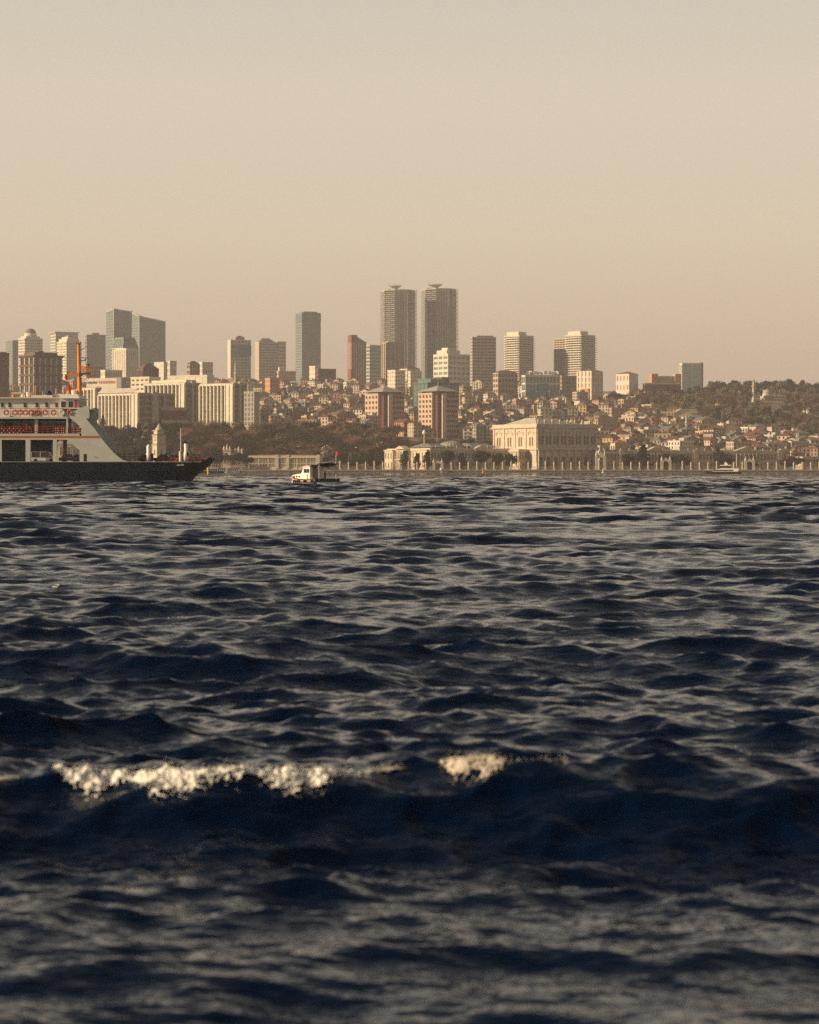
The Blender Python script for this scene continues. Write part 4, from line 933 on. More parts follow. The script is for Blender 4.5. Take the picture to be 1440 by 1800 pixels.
# white lamp column behind the palace wing
X = wx(746, 1790); o = MB().lathe([(.7, -1), (.5, 1), (.45, wz(764, 1790)-ground(X, 1790))], 0, 0, 10).build('lamp_column', marble); o.location = (X, 1790, ground(X, 1790)); tag(o, 'tall pale column with round white head behind the palace wing roof', 'column')
zc = wz(760.5, 1790)-ground(X, 1790); MB().lathe([(.5, zc-1.6), (1.3, zc-.8), (1.5, zc), (1.2, zc+1), (.5, zc+1.7), (.1, zc+2.4)], 0, 0, 12).build('globe', metalw, o, smooth=True)
# quay railing
fx0 = wx(598, 1691); fr = empty('quay_fence', (fx0, 1691, 1.56), 0, 'iron railing between pale stone posts all along the palace quay', 'fence')
post = MB().box(-.75, .75, -.75, .75, 0, 1.3).lathe([(.55, 1.3), (.5, 4.2), (.75, 4.3), (.75, 4.7), (.35, 4.9), (.45, 5.4), (.1, 6.0)], 0, 0, 8).mesh('post', marble)
m = MB(); sp = 15.05*1691/F
for k in range(12): m.box(.9+(sp-1.8)*k/11-.05, .9+(sp-1.8)*k/11+.05, -.05, .05, .5, 2.6+.5*abs(math.sin(k*math.pi/5.5)))
m.box(.75, sp-.75, -.07, .07, 2.2, 2.35); m.box(.75, sp-.75, -.3, .3, .0, .62)
panel = m.mesh('railing_panel', mat('gilded_iron', (.30, .24, .16), .6))
GATES = (770, 1056, 1171, 1318)
npost = 57
for k in range(npost):
    px = 598+15.05*k
    if all(abs(px-g_) > 8 for g_ in GATES): inst(post, 'post', fr, (k*sp, 0, 0)).scale = (1, 1, 1.0 if k % 4 else 1.12)
    if k < npost-1 and all(abs(px+7.5-g_) > 11 for g_ in GATES): inst(panel, 'railing_panel', fr, (k*sp, 0, 0))
for i, g_ in enumerate(GATES):
    hh = (7.5, 13.5, 9.5, 9.0)[i]; r_ = empty('sea_gate', (wx(g_, 1690.6), 1690.6, 1.56), 0, ['low pale sea gate in front of the domed palace wing', 'tallest ornate sea gate at the right foot of the ceremonial hall', 'broad arched sea gate before the right palace wing', 'sea gate far right behind the white motor yacht'][i], 'gate', 'sea gates in the quay railing')
    for sg in (-1, 1): MB().box(sg*2.7-.9, sg*2.7+.9, -.9, .9, 0, hh*.72).build('gate_pier', marble, r_); MB().lathe([(.8, hh*.72+.02), (1.0, hh*.78), (.3, hh*.95), (.05, hh*1.08)], sg*2.7, 0, 8).build('urn', marble, r_)
    m = MB(); pts = [(-1.75, hh*.56), (-1.3, hh*.62), (0, hh*.66), (1.3, hh*.62), (1.75, hh*.56), (1.75, hh*.74), (0, hh*.92), (-1.75, hh*.74)]; m.side(pts, -.6, .6).build('arch', marble, r_)
    m = MB(); [m.box(-1.7+.34*k-.05, -1.7+.34*k+.05, -.05, .05, 0, hh*.5) for k in range(11)]; m.build('gate_leaf', iron, r_, stuff=True)

# ------------------------------------------------------------------ houses on the hillside
rh = random.Random(5)
walls = [('white', white), ('cream', cream), ('pale', pale), ('beige', beige), ('rose', rose), ('ochre', ochre), ('grey', greyc), ('pink', pink), ('tan', tan), ('rose', rose), ('beige', beige), ('cream', cream), ('tan', tan)]
roofs = [('red', redroof), ('brown', brownroof), ('red', redroof), ('brown', brownroof), ('faded', mat('faded_roof_tiles', (.22, .13, .09), .9, vary=.3, scale=.6)), ('red', redroof), ('brown', brownroof), ('faded', MATS['faded_roof_tiles']), ('faded', MATS['faded_roof_tiles']), ('grey', greyroof), ('grey', greyroof)]
words = {1: 'two', 2: 'two', 3: 'three', 4: 'four', 5: 'five', 6: 'six', 7: 'seven'}
HV = {}
def house_mesh(kind, st, v):
    key = (kind, st, v)
    if key in HV: return HV[key]
    r = random.Random(hash(key) % 1000 if False else (st*31+v*7+len(kind)*3)); W = r.uniform(8.5, 14) if kind != 'flat' else r.uniform(10, 17); Dp = r.uniform(8, 13); h = st*3.0+.6; nx = max(2, int(W/3)); ny = max(2, int(Dp/3))
    g_ = MB().box(0, W, 0, Dp, -7, h)
    m = MB(); sh = h/st; wl = .38*sh
    for k in range(st+1):
        z = k*sh; m.box(-.16, W+.16, -.16, Dp+.16, (z-wl/2 if k else -6.9), (z+wl/2 if k < st else h+.02))
    facade_piers(m, W, Dp, -6.8, h-.02, nx, ny, W/nx*.55, .14)
    if v % 2:
        for k in range(1, st):
            m.box(W*.1, W*.42, -1.2, -.1, k*sh-.2, k*sh+.75)
    q_ = MB()
    o = .7; zz = h+.05
    if kind == 'flat':
        m.box(-.3, W+.3, -.3, Dp+.3, h+.03, h+.75); q_.box(.3, W-.3, .3, Dp-.3, h+.76, h+.85); q_.box(W*.55, W*.85, Dp*.3, Dp*.7, h+.85, h+3.0); q_.box(W*.1, W*.25, Dp*.5, Dp*.7, h+.85, h+1.9)
    elif kind == 'hipped':
        rr = min(W, Dp)/2; hh = rr*r.uniform(.45, .62); e = [(-o,-o,zz),(W+o,-o,zz),(W+o,Dp+o,zz),(-o,Dp+o,zz)]
        rg = [(rr,Dp/2,zz+hh),(W-rr+.01,Dp/2,zz+hh)] if W >= Dp else [(W/2,rr,zz+hh),(W/2,Dp-rr+.01,zz+hh)]
        q_.v = e+rg; q_.f = [(0,1,5,4),(1,2,5),(2,3,4,5),(3,0,4),(3,2,1,0)] if W >= Dp else [(0,1,4),(1,2,5,4),(2,3,5),(3,0,4,5),(3,2,1,0)]
        q_.box(W*.3, W*.3+.8, Dp*.6, Dp*.6+.8, zz+.5, zz+hh+.9)
    else:
        hh = W*.24; m.side([(0, h+.03), (W, h+.03), (W/2, h+hh)], 0, Dp)
        q_.side([(-.7, h-.1), (W/2, h+hh+.1), (W+.7, h-.1), (W+.7, h+.35), (W/2, h+hh+.6), (-.7, h+.35)], -.6, Dp+.6); q_.box(W*.7, W*.7+.8, Dp*.4, Dp*.4+.8, h+.5, h+hh+1.1)
    HV[key] = (m.mesh('wall'), g_.mesh('glazing', darkgl), q_.mesh('roof'), W, Dp, h)
    HV[key][0].materials.append(white); HV[key][2].materials.append(redroof)
    return HV[key]
placed = []
def put_house(px, D, kind=None, st=None, force=False, zone='hillside'):
    X = wx(px, D); z = ground(X, D)
    if kind is None: kind = rh.choices(['hipped', 'flat', 'gabled'], [5, 4, 2])[0]
    if st is None: st = rh.choices([2, 3, 4, 5, 6], [2, 4, 4, 2, 1])[0]
    v = rh.randrange(3); wm, gm_, rm, W, Dp, h = house_mesh(kind, st, v)
    wn, wmat = rh.choice(walls); rn, rmat = rh.choice(roofs) if kind != 'flat' else rh.choice([('pale', paleroof), ('grey', greyroof), ('brown', brownroof)])
    for qx, qd in placed:
        if abs(qx-X) < W*.62 and abs(qd-D) < Dp*.8: return None
    placed.append((X, D))
    py = HY - (z+h*.6-H)*F/D
    o = inst(wm, {'hipped': 'house', 'gabled': 'gabled_house', 'flat': 'apartment_block'}[kind], None, (X, D, z), math.radians(rh.choice([rh.uniform(10, 60), rh.uniform(-25, 70)])))
    o.material_slots[0].link = 'OBJECT'; o.material_slots[0].material = wmat
    inst(gm_, 'glazing', o)
    r = inst(rm, 'roof', o); r.material_slots[0].link = 'OBJECT'; r.material_slots[0].material = rmat
    tag(o, '%s %s-storey %s, %s' % (wn, words[st], ('%s-roofed house' % rn if kind == 'hipped' else '%s gabled house' % rn if kind == 'gabled' else 'flat-topped block'), place(px, py)), 'house' if kind != 'flat' else 'apartment block', zone)
    return o
def zone(pa, pb, Da, Db, step, pxw, keep=1.0, skip=None, sts=None, name='hillside houses'):
    D = Da
    while D < Db:
        px = pa + rh.uniform(0, 12)
        while px < pb:
            if rh.random() < keep and not (skip and skip(px, D)): put_house(px+rh.uniform(-4, 4), D+rh.uniform(-9, 9), st=(rh.choice(sts) if sts else None), zone=name)
            px += pxw*rh.uniform(.8, 1.25)
        D += step
zone(810, 1180, 2000, 2800, 58, 25, .97, lambda px, D: (px > 1075 and D < 2560) or (px < 905 and D < 2130) or (1015 < px and D > 2740) or (px > 1120 and D > 2600), name='houses stacked up the middle hillside')
zone(1075, 1450, 1970, 2540, 33, 20, .92, lambda px, D: D > 2500-(px-1200)*1.1 or (1160 < px < 1235 and D > 2370), [2, 2, 3, 3, 4], name='small houses climbing behind the right palace wing')
zone(455, 660, 2180, 2880, 58, 25, .95, None, [3, 4, 4, 5], name='houses stacked up the left hillside')
zone(806, 870, 2150, 2900, 60, 22, .9, None, [3, 4, 5], name='houses stacked up the middle hillside')
zone(706, 736, 2200, 2900, 90, 16, .9, None, [3, 4], name='houses between the brown blocks')
zone(290, 680, 2950, 3300, 110, 22, .9, None, [4, 5, 6], name='apartment houses along the skyline')
zone(690, 1010, 2950, 3250, 130, 26, .85, None, [4, 5, 6], name='apartment houses along the skyline')
zone(0, 280, 2700, 3200, 150, 27, .8, None, [4, 5, 6], name='apartment houses along the skyline')
zone(1060, 1140, 2850, 3100, 90, 25, .8, None, [2, 3], name='ridge houses')
put_house(1272, 2750, 'gabled', 2); put_house(1370, 2560, 'hipped', 3); put_house(1425, 2700, 'hipped', 2); put_house(1412, 2450, 'hipped', 2)
print('houses', len(placed))

# ------------------------------------------------------------------ trees
def leafmat(name, c, c2): return mat(name, c, .9, vary=.35, scale=.9, col2=c2, rnd=.35, spec=.1)
olive = leafmat('olive_leaves', (.13, .105, .048), (.18, .14, .062)); ever = leafmat('evergreen_needles', (.016, .022, .014), (.032, .036, .020)); bare = leafmat('bare_twigs', (.095, .058, .038), (.135, .083, .05)); green = leafmat('fresh_leaves', (.10, .10, .04), (.15, .14, .055)); blossom = leafmat('blossom', (.34, .28, .22), (.42, .36, .28)); bark = mat('bark', (.08, .06, .045), .9)
def tree_mesh(kind, seed, split=False):
    r = random.Random(seed); lf = MB(); tk = MB()
    hh = {'round': 9, 'bare': 10, 'cone': 14, 'column': 12, 'umbrella': 9, 'dense': 9}[kind]
    tk.tube((0, 0, -2), (0, 0, hh*.55), .45, 6, .22)
    for k in range(5):
        t_ = r.uniform(0, 6.28); rr = r.uniform(1.5, 3.2) if kind not in ('column', 'cone') else .8
        tk.tube((0, 0, hh*r.uniform(.3, .5)), (rr*math.cos(t_), rr*math.sin(t_), hh*r.uniform(.6, .8)), .2, 4, .08)
    lobes = []
    if kind in ('round', 'dense'):
        for k in range(13): 
            t_ = r.uniform(0, 6.28); q_ = r.uniform(.2, 3.4); lobes.append((q_*math.cos(t_), q_*math.sin(t_), hh*.68+r.uniform(-2.4, 2.6)*(1-q_/6), r.uniform(1.4, 2.3)))
    elif kind == 'bare':
        lobes = [(r.uniform(-2.6, 2.6), r.uniform(-2.6, 2.6), hh*.66+r.uniform(-1.5, 1.6), r.uniform(1.6, 2.8)) for _ in range(9)]
    elif kind == 'cone':
        lobes = [(r.uniform(-.4, .4)*(1-z), r.uniform(-.4, .4)*(1-z), 2+z*12, .5+2.6*(1-z)) for z in (0, .12, .25, .38, .5, .62, .74, .86, .96)]
    elif kind == 'column':
        lobes = [(r.uniform(-.5, .5), r.uniform(-.5, .5), 2+z*9.2, 2.5*(1-.55*abs(z-.42)*2)) for z in (0, .12, .25, .38, .5, .62, .75, .88, 1)]
    elif kind == 'umbrella':
        lobes = [(r.uniform(-4.5, 4.5), r.uniform(-3, 3), hh*.8+r.uniform(-.5, .9), r.uniform(1.3, 2.0)) for _ in range(15)]
    n = {'round': 620, 'bare': 800, 'cone': 620, 'column': 800, 'umbrella': 900, 'dense': 900}[kind]
    for i in range(n):
        L_ = r.choice(lobes); d = Vector((r.gauss(0, 1), r.gauss(0, 1), r.gauss(0, 1))).normalized()
        rad = L_[3]*r.uniform(.55, 1.08); c = Vector(L_[:3]) + Vector((d.x, d.y, d.z*.85))*rad
        if kind == 'bare':
            u = (d*.9+Vector((r.gauss(0, .35), r.gauss(0, .35), .6))).normalized(); v = u.orthogonal().normalized()*.10; s_ = r.uniform(.6, 1.3)
            q = [c-u*s_-v, c-u*s_+v, c+u*s_+v*.3, c+u*s_-v*.3]
        else:
            s_ = r.uniform(.22, .52)*(1.0 if kind != 'dense' else 1.05); nrm = (d+Vector((r.gauss(0, .5), r.gauss(0, .5), r.gauss(0, .5)))).normalized(); u = nrm.orthogonal().normalized(); v = nrm.cross(u); a_ = r.uniform(0, 3.14)
            u, v = u*math.cos(a_)+v*math.sin(a_), v*math.cos(a_)-u*math.sin(a_)
            q = [c-u*s_-v*s_*.6, c+u*s_*.3-v*s_, c+u*s_+v*s_*.5, c-u*s_*.2+v*s_]
        k = len(lf.v); lf.v += [tuple(x) for x in q]; lf.f.append((k, k+1, k+2, k+3))
    return tk, lf
LM = {'round': [olive, green], 'bare': [bare], 'cone': [ever], 'column': [ever], 'umbrella': [ever], 'dense': [ever]}
TM = {}
for kind in LM:
    TM[kind] = []
    for i in range(4 if kind in ('round', 'bare', 'dense') else 2):
        tk, lf = tree_mesh(kind, 100+i*7+len(kind))
        for lm in LM[kind]: TM[kind].append((multi('tree', [(tk, bark), (lf, lm)]), tk, lf, lm))
rt = random.Random(9); TG = {}
desc = {'round': 'leafing broad-crowned tree', 'bare': 'bare reddish-brown tree', 'cone': 'dark pointed conifer', 'column': 'dark columnar cypress', 'umbrella': 'dark umbrella pine', 'dense': 'dark evergreen tree'}
nm = {'round': 'leafing_tree', 'bare': 'bare_tree', 'cone': 'conifer_tree', 'column': 'cypress_tree', 'umbrella': 'umbrella_pine', 'dense': 'evergreen_tree'}
cnt = {}
def put_tree(kind, px, D, sc, where, zs=1.0, z=None):
    X = wx(px, D)
    for qx, qd in placed:
        if abs(qx+4-X) < 7 and 0 <= qd-D < 6: return
    me, tk, lf, lm = rt.choice(TM[kind]); cnt[kind] = cnt.get(kind, 0)+1
    o = inst(me, nm[kind], None, (X, D, ground(X, D) if z is None else z), rt.uniform(0, 6.28)); o.scale = (sc, sc, sc*zs)
    z_ = ground(X, D) if z is None else z
    size = 'small ' if sc < 1.12 else 'large ' if sc > 1.5 else ''
    tag(o, size + desc[kind] + ', ' + place(px, HY-(z_+5*sc-H)*F/D), 'tree', '%ss %s' % (desc[kind], where))
def tree_near(kind, px, ytop, ybase, wpx, D, label, sx_=1.0):
    """a quay tree, its trunk and crown separate parts"""
    me, tk, lf, lm = rt.choice(TM[kind]); hh = (ybase-ytop)*D/F; z0 = wz(ybase, D)
    zs_ = [v[2] for v in lf.v]; xs_ = [v[0] for v in lf.v]; sz = 1.0*hh/max(zs_); sxx = 1.0*wpx*D/F/(max(xs_)-min(xs_))
    o = tk.build(nm[kind], bark); o.location = (wx(px, D), D, z0); o.scale = (sxx, sxx, sz); o.rotation_euler = (0, 0, 0)
    c_ = lf.build('crown', lm, o); tag(o, label, 'tree', 'trees standing along the palace quay')
# park on the left
D = 1775
while D < 2190:
    px = 60+rt.uniform(0, 15)
    while px < 700:
        if D > 2010 and px < 250 and rt.random() < .35: pass
        elif px < 305: kind = rt.choices(['dense', 'round', 'cone', 'bare'], [8, 1.2, 1, .3])[0]
        elif px < 450: kind = rt.choices(['bare', 'dense', 'round'], [9, .7 if D < 2000 else 4, .5])[0]
        else: kind = rt.choices(['bare', 'dense', 'round'], [6, 3, 2.5])[0]
        lim = 2105 if px < 480 else 2150
        if D < lim:
            wh = 'in the park behind the ferry' if px < 305 else 'in the park below the striped hotel' if px < 450 else 'in the park behind the fishing boat' if px < 600 else 'in the park left of the palace'
            put_tree(kind, px, D+rt.uniform(-10, 10), rt.uniform(1.15, 1.65), wh)
        px += 24*rt.uniform(.75, 1.25)
    D += 33
for k in range(46):
    px = rt.uniform(690, 930); D = rt.uniform(1800, 1990); put_tree(rt.choices(['bare', 'dense'], [9, 1])[0], px, D, rt.uniform(1.1, 1.5), 'behind the domed palace wing')
# wooded hill on the right
D = 2230
while D < 3080:
    pa = 1125 if D > 2620 else 1200+(2510-D)/1.1
    px = pa+rt.uniform(0, 14)
    while px < 1470:
        gp = gpy(px, D)
        kind = rt.choices(['round', 'bare', 'dense', 'cone'], [7, 3.5, 1.6, .3])[0] if D < 2900 else rt.choices(['dense', 'cone', 'round'], [6, .12, 3])[0]
        wh = ('on the wooded hill left of the tall minaret' if px < 1300 else 'on the wooded hill around the domed mosque') if D < 2900 else 'along the ridge line of the wooded hill'
        if not (1190 < px < 1240 and D > 2950) and not (1335 < px < 1375 and 2680 < D < 2900) and not (1170 < px < 1225 and 2400 < D < 2640) and not (1314 < px < 1336 and 2700 < D < 2840): put_tree(kind, px, D+rt.uniform(-12, 12), rt.uniform(1.0, 1.75), wh)
        px += (20 if D < 2900 else 12)*rt.uniform(.75, 1.3)
    D += 46
for k in range(34): put_tree(rt.choices(['round', 'bare', 'dense'], [3, 3, 3])[0], rt.choice([rt.uniform(455, 660), rt.uniform(810, 1180), rt.uniform(810, 1180)]), rt.uniform(2150, 2750), rt.uniform(.7, 1.1), 'squeezed between the hillside houses')
for k in range(30): put_tree(rt.choices(['round', 'bare', 'dense'], [2, 5, 2])[0], rt.uniform(1085, 1440), rt.uniform(1765, 1850), rt.uniform(.8, 1.25), 'behind the right palace wing')
for k in range(8): put_tree('dense', rt.uniform(250, 345), rt.uniform(2085, 2105), rt.uniform(1.1, 1.5), 'at the foot of the hotel')
for k in range(18): put_tree(rt.choices(['round', 'dense'], [3, 2])[0], rt.uniform(1076, 1135), rt.uniform(2760, 2880), rt.uniform(1.2, 1.7), 'before the red ridge house')
for k in range(16): put_tree(rt.choices(['round', 'dense'], [3, 2])[0], rt.uniform(1005, 1090), rt.uniform(2700, 2790), rt.uniform(1.0, 1.5), 'below the red-striped apartment house')
for px, yt, wp, kd, lb in [(713, 791, 20, 'column', 'dark bushy tree covering the palace end portico'), (734, 796, 15, 'column', 'dark tree between the two sunlit palace pavilions'), (752, 793, 19, 'column', 'dark tree at the sunlit corner of the domed palace wing'),
    (788, 790, 30, 'dense', 'wide dark tree under the left side of the palace dome'), (812, 795, 18, 'column', 'dark tree under the right side of the palace dome'), (845, 791, 34, 'dense', 'widest dark tree right of the palace dome'),
    (876, 795, 26, 'dense', 'dark tree in front of the palace wing, left of its neighbour by the hall'), (898, 796, 26, 'dense', 'dark tree beside the left foot of the ceremonial hall'), (1104, 797, 28, 'dense', 'dark tree in front of the right palace wing, nearest the hall'),
    (1131, 781, 40, 'cone', 'tall dark cedar breaking above the roof of the right palace wing'), (1173, 796, 40, 'dense', 'dark round tree behind the broad arched sea gate'), (1202, 797, 30, 'dense', 'dark tree just right of the broad sea gate'),
    (1270, 791, 44, 'dense', 'big dark tree behind the white motor yacht'), (1262, 786, 22, 'cone', 'dark cedar top above the palace roof behind the yacht'), (1321, 806, 26, 'dense', 'low dark tree in front of the right pediment'), (1382, 806, 30, 'dense', 'low dark tree at the right end of the palace wing'), (1397, 802, 30, 'dense', 'dark tree between the palace wing and the far right pavilion'),
    (409, 796, 42, 'umbrella', 'dark umbrella pine in front of the kiosk'), (434, 803, 26, 'umbrella', 'smaller umbrella pine touching the detached wing'), (381, 781, 26, 'dense', 'dark round tree left of the kiosk'), (580, 812, 22, 'dense', 'dark bush at the right end of the detached wing'), (620, 806, 30, 'dense', 'dark tree behind the left part of the quay railing'), (655, 800, 34, 'dense', 'dark tree just left of the palace end')]:
    tree_near(kd, px, yt, 829, wp, 1699, lb)
for px, yt, yb, wp in [(572, 786, 800, 34)]:
    lfm = blossom; TM['bl'] = [(None, *tree_mesh('round', 5), blossom)]; nm['bl'] = 'blossoming_tree'; tree_near('bl', px, 782, 812, wp, 1765, 'pale blossoming tree in the park behind the fishing boat mast')
print('trees', cnt)

# ------------------------------------------------------------------ car ferry
FD = 470.0; fk = FD/F; FX0 = wx(-40, FD)
ferry = empty('car_ferry', (FX0, FD, 0), 0, 'white car ferry with dark navy hull and orange mast passing at the left', 'ferry')
lx = lambda px: (px+40)*fk
fz = lambda py: (848-py)*fk
BM = 14.0
# hull lofted from stations: (x, half breadth at deck, half breadth at water, keel z, deck z)
stn = [(-412, .6, .3, fz(826), fz(811)), (-384, 4.4, 2.2, -.2, fz(811)), (-350, 6.2, 5.0, -1.2, fz(811)), (-300, 7, 6.7, -1.5, fz(811)), (260, 7, 6.7, -1.5, fz(811.5)), (300, 6.7, 5.6, -1.4, fz(812)), (322, 5.8, 3.9, -.9, fz(812)), (334, 5.2, 2.6, fz(841), fz(812.5)), (346, 4.6, 3.0, fz(829), fz(813))]
m = MB()
for px, bd, bw, kz, dz in stn:
    X = lx(px); prof = [(-bd, dz), (-bd*.995, dz*.7+kz*.3), (-bw, max(kz, .2) if kz > 0 else 0), (-bw*.6, kz), (bw*.6, kz), (bw, max(kz, .2) if kz > 0 else 0), (bd*.995, dz*.7+kz*.3), (bd, dz)]
    m.v += [(X, BM/2+y, z) for y, z in prof]
for j in range(len(stn)-1):
    for i in range(8): m.f.append((j*8+i, j*8+(i+1) % 8, (j+1)*8+(i+1) % 8, (j+1)*8+i))
m.f += [tuple(range(8))[::-1], tuple((len(stn)-1)*8+i for i in range(8))]
m.build('hull', navy, ferry)
MB().side([(lx(338), fz(814)), (lx(347), fz(829)), (lx(359), fz(820)), (lx(371), fz(806)), (lx(368), fz(803)), (lx(352), fz(812))], 3.2, BM-3.2).build('bow_ramp', navy, ferry)
MB().box(lx(-372), lx(330), -.12, .02, fz(812.4), fz(811.2)).build('rubbing_strake', greyc, ferry)
text('ŞEHİR', lx(310), fz(818.6), .42, metalw, ferry, 1.4, y=BM/2-6.45, name='name_lettering')
sides = ((-.02, .22), (BM-.22, BM+.02))
def both(polys, name, m_, th=None):
    """plating on both sides of the ship, mirrored fore and aft"""
    for y0, y1 in sides:
        for P in polys:
            MB().side([(lx(x), fz(y)) for x, y in P], y0, y1).build(name, m_, ferry)
            MB().side([(-lx(x), fz(y)) for x, y in P][::-1], y0, y1).build(name, m_, ferry)
R_ = lambda x0, x1, y0, y1: [(x0, y1), (x1, y1), (x1, y0), (x0, y0)]
both([[(118, 773), (140, 792), (140, 811), (224, 811), (214, 807.5), (201, 797), (188, 782.5), (177, 769), (176, 767), (118, 767)],
      [(143, 767), (176, 767), (165, 752), (151, 736), (157, 735), (157, 715), (150, 713.5), (138, 718), (121, 733), (126, 737), (137, 746), (143, 753)]], 'bow_plating', ferrywhite)
both([R_(45, 53.5, 773, 811), R_(93, 100, 773, 811), R_(-5, 3, 773, 811), R_(-40, 118, 762.2, 773), R_(140, 143, 762, 767), R_(118, 143, 762.2, 767)], 'side_plating', ferrywhite)
both([R_(-40, 119, 732.5, 736), R_(116.5, 119.5, 736, 762)], 'deck_edge', ferrywhite)
for y0, y1 in ((-.06, -.03), (BM+.03, BM+.06)):
    MB().box(-lx(176), lx(176), y0, y1, fz(769.6), fz(766)).build('orange_stripe', orangepaint if False else mat('dull_orange_paint', (.52, .17, .06), .5), ferry)
MB().box(lx(147), lx(152), -.05, -.025, fz(811), fz(798)).build('side_door', black, ferry); MB().box(lx(148), lx(157), -.05, -.025, fz(729), fz(723)).build('window', darkgl, ferry)
MB().cyl(0, 0, 0, .03, .16, .16, 10).build('scupper', black, ferry).location = (lx(167), -.02, fz(803)); ferry.children[-1].rotation_euler = (math.radians(90), 0, 0)
MB().box(-lx(224), lx(338), .4, BM-.4, fz(812.8), fz(812.2)).build('car_deck', dkgrey, ferry)
MB().box(-lx(150), lx(165), .25, BM-.25, fz(772), fz(764)).build('passenger_deck', ferrywhite, ferry)
MB().box(-lx(84), lx(84), BM/2-2.6, BM/2+2.6, fz(812), fz(772.1)).build('engine_casing', teal, ferry)
MB().box(-lx(100), lx(110), .3, 3.0, fz(773.5), fz(772.2)).build('deck_beam', teal, ferry)
# saloon
MB().box(-lx(112), lx(112), 3.0, BM-3.0, fz(763.8), fz(736.2)).build('saloon', teal, ferry)
for k in range(19):
    x = -lx(104)+k*(2*lx(104))/18; o = MB().box(-.75, .75, -.03, .03, -.7, .7).build('saloon_window', darkgl, ferry); o.location = (x, 2.96, fz(748)); MB().box(-.82, .82, -.05, .0, .72, .82).build('frame', metalw, o)
MB().box(lx(60), lx(65.5), .6, 1.4, fz(763.8), fz(736.2)).build('locker', pale, ferry)
MB().box(lx(43), lx(48), .5, 1.2, fz(760), fz(736.4)).build('doorway', brownwood, ferry)
MB().box(-lx(122), lx(122), .15, BM-.15, fz(736), fz(733.3)).build('upper_deck', ferrywhite, ferry)
def rail(y, x0, x1, z0, z1, name, m_, n, gap=1.7):
    b = MB(); k = max(1, int((x1-x0)/gap))
    for i in range(k+1): b.box(x0+(x1-x0)*i/k-.04, x0+(x1-x0)*i/k+.04, y-.04, y+.04, z0, z1)
    for j in range(n): z = z0+(z1-z0)*(j+1)/n; b.box(x0, x1, y-.03, y+.03, z-.03, z+.03)
    return b.build(name, m_, ferry)
for y in (.12, BM-.12):
    rail(y, -lx(119), lx(119), fz(733.2), fz(718), 'railing', metalw, 3); rail(y, -lx(141), lx(141), fz(762), fz(750), 'railing', redpaint, 3, 1.0)
    b = MB(); b.box(-lx(119), lx(119), y-.05, y+.05, fz(718.6), fz(717.8)); b.build('handrail', mat('varnished_rail', (.40, .18, .08), .5), ferry)
def ring(px, py, y=-.02, m_=None, R=.42):
    o = MB().torus((0, 0, 0), R, .14, 16, 6).build('lifebuoy', m_ or mat('lifebuoy_orange', (.50, .075, .04), .5), ferry); o.location = (lx(px), y, fz(py))
    b = MB()
    for t_ in (0, 1.57, 3.14, 4.71): b.tube((.9*R*math.cos(t_), 0, .9*R*math.sin(t_)), (1.12*R*math.cos(t_), 0, 1.12*R*math.sin(t_)), .16, 6)
    b.build('band', metalw, o); return o
for i, px in enumerate((11, 26, 35, 44.5, 54, 65, 79.5, 94)): ring(px, 725)
ring(123, 725); o = ring(108.5, 725, m_=metalw)
MB().box(-1.0, 1.0, .1, .16, -.85, .75).build('lifebuoy_board', white, ferry).location = (lx(65), 0, fz(725))
rf = random.Random(4)
for k in range(23):
    px = -18+k*6.9 if k < 9 else 98+(k-9)*3.4
    if px < 143 and not 58 < px < 97: ring(px, 756.5, .28, mat('dark_red_raft', (.22, .025, .03), .6), .40)
# bridge house
MB().box(-lx(108), lx(108), 2.0, BM-2.0, fz(733.2), fz(700)).build('deckhouse', metalw, ferry)
MB().box(lx(104), lx(137), 1.0, BM-1.0, fz(718), fz(700.2)).build('wheelhouse', metalw, ferry); MB().box(-lx(137), -lx(104), 1.0, BM-1.0, fz(718), fz(700.2)).build('wheelhouse', metalw, ferry)
for px in (1, 14, 41, 62, 79.5, 97): 
    o = MB().box(-.24, .24, -.03, .03, -.42, .42).build('window', darkgl, ferry); o.location = (lx(px), 1.96, fz(711.5)); MB().box(-.3, .3, -.06, 0, -.5, -.43).box(-.3, .3, -.06, 0, .43, .5).build('frame', metalw, o)
for px, w_ in ((110.5, .46), (123.5, .46)):
    o = MB().box(-w_, w_, -.03, .03, -.55, .55).build('bridge_window', darkgl, ferry); o.location = (lx(px), .96, fz(710.5)); MB().box(-w_-.06, -w_, -.07, 0, -.6, .6).box(w_, w_+.06, -.07, 0, -.6, .6).build('frame', metalw, o)
MB().box(lx(130.5), lx(134.5), .9, .98, fz(717), fz(703)).build('side_light_board', redpaint, ferry)
MB().box(lx(135), lx(137.4), 1.2, BM-1.2, fz(715), fz(703)).build('front_window', darkgl, ferry)
MB().box(lx(104), lx(151), .2, BM-.2, fz(718.5), fz(716.8)).build('bridge_wing', metalw, ferry)
MB().box(-lx(139), lx(108), 1.4, BM-1.4, fz(699.9), fz(698)).build('roof', white, ferry)
MB().prism([(lx(104), .6), (lx(139), .6), (lx(139), BM-.6), (lx(104), BM-.6)], fz(699.9), fz(692.5), [(lx(107), 2), (lx(134), 2), (lx(134), BM-2), (lx(107), BM-2)]).build('wheelhouse_roof', metalw, ferry)
MB().box(lx(50), lx(88), 3, BM-3, fz(697.9), fz(693.8)).build('roof_house', white, ferry); MB().box(lx(88.3), lx(104), 4, BM-4, fz(697.9), fz(691)).build('roof_house', white, ferry)
MB().box(lx(14), lx(31), 4, 8, fz(690), fz(688.5)).build('awning', metalw, ferry); MB().tube((lx(16), 5, fz(698)), (lx(16), 5, fz(690)), .06, 5).build('stanchion', metalw, ferry); MB().tube((lx(29), 5, fz(698)), (lx(29), 5, fz(690)), .06, 5).build('stanchion', metalw, ferry)
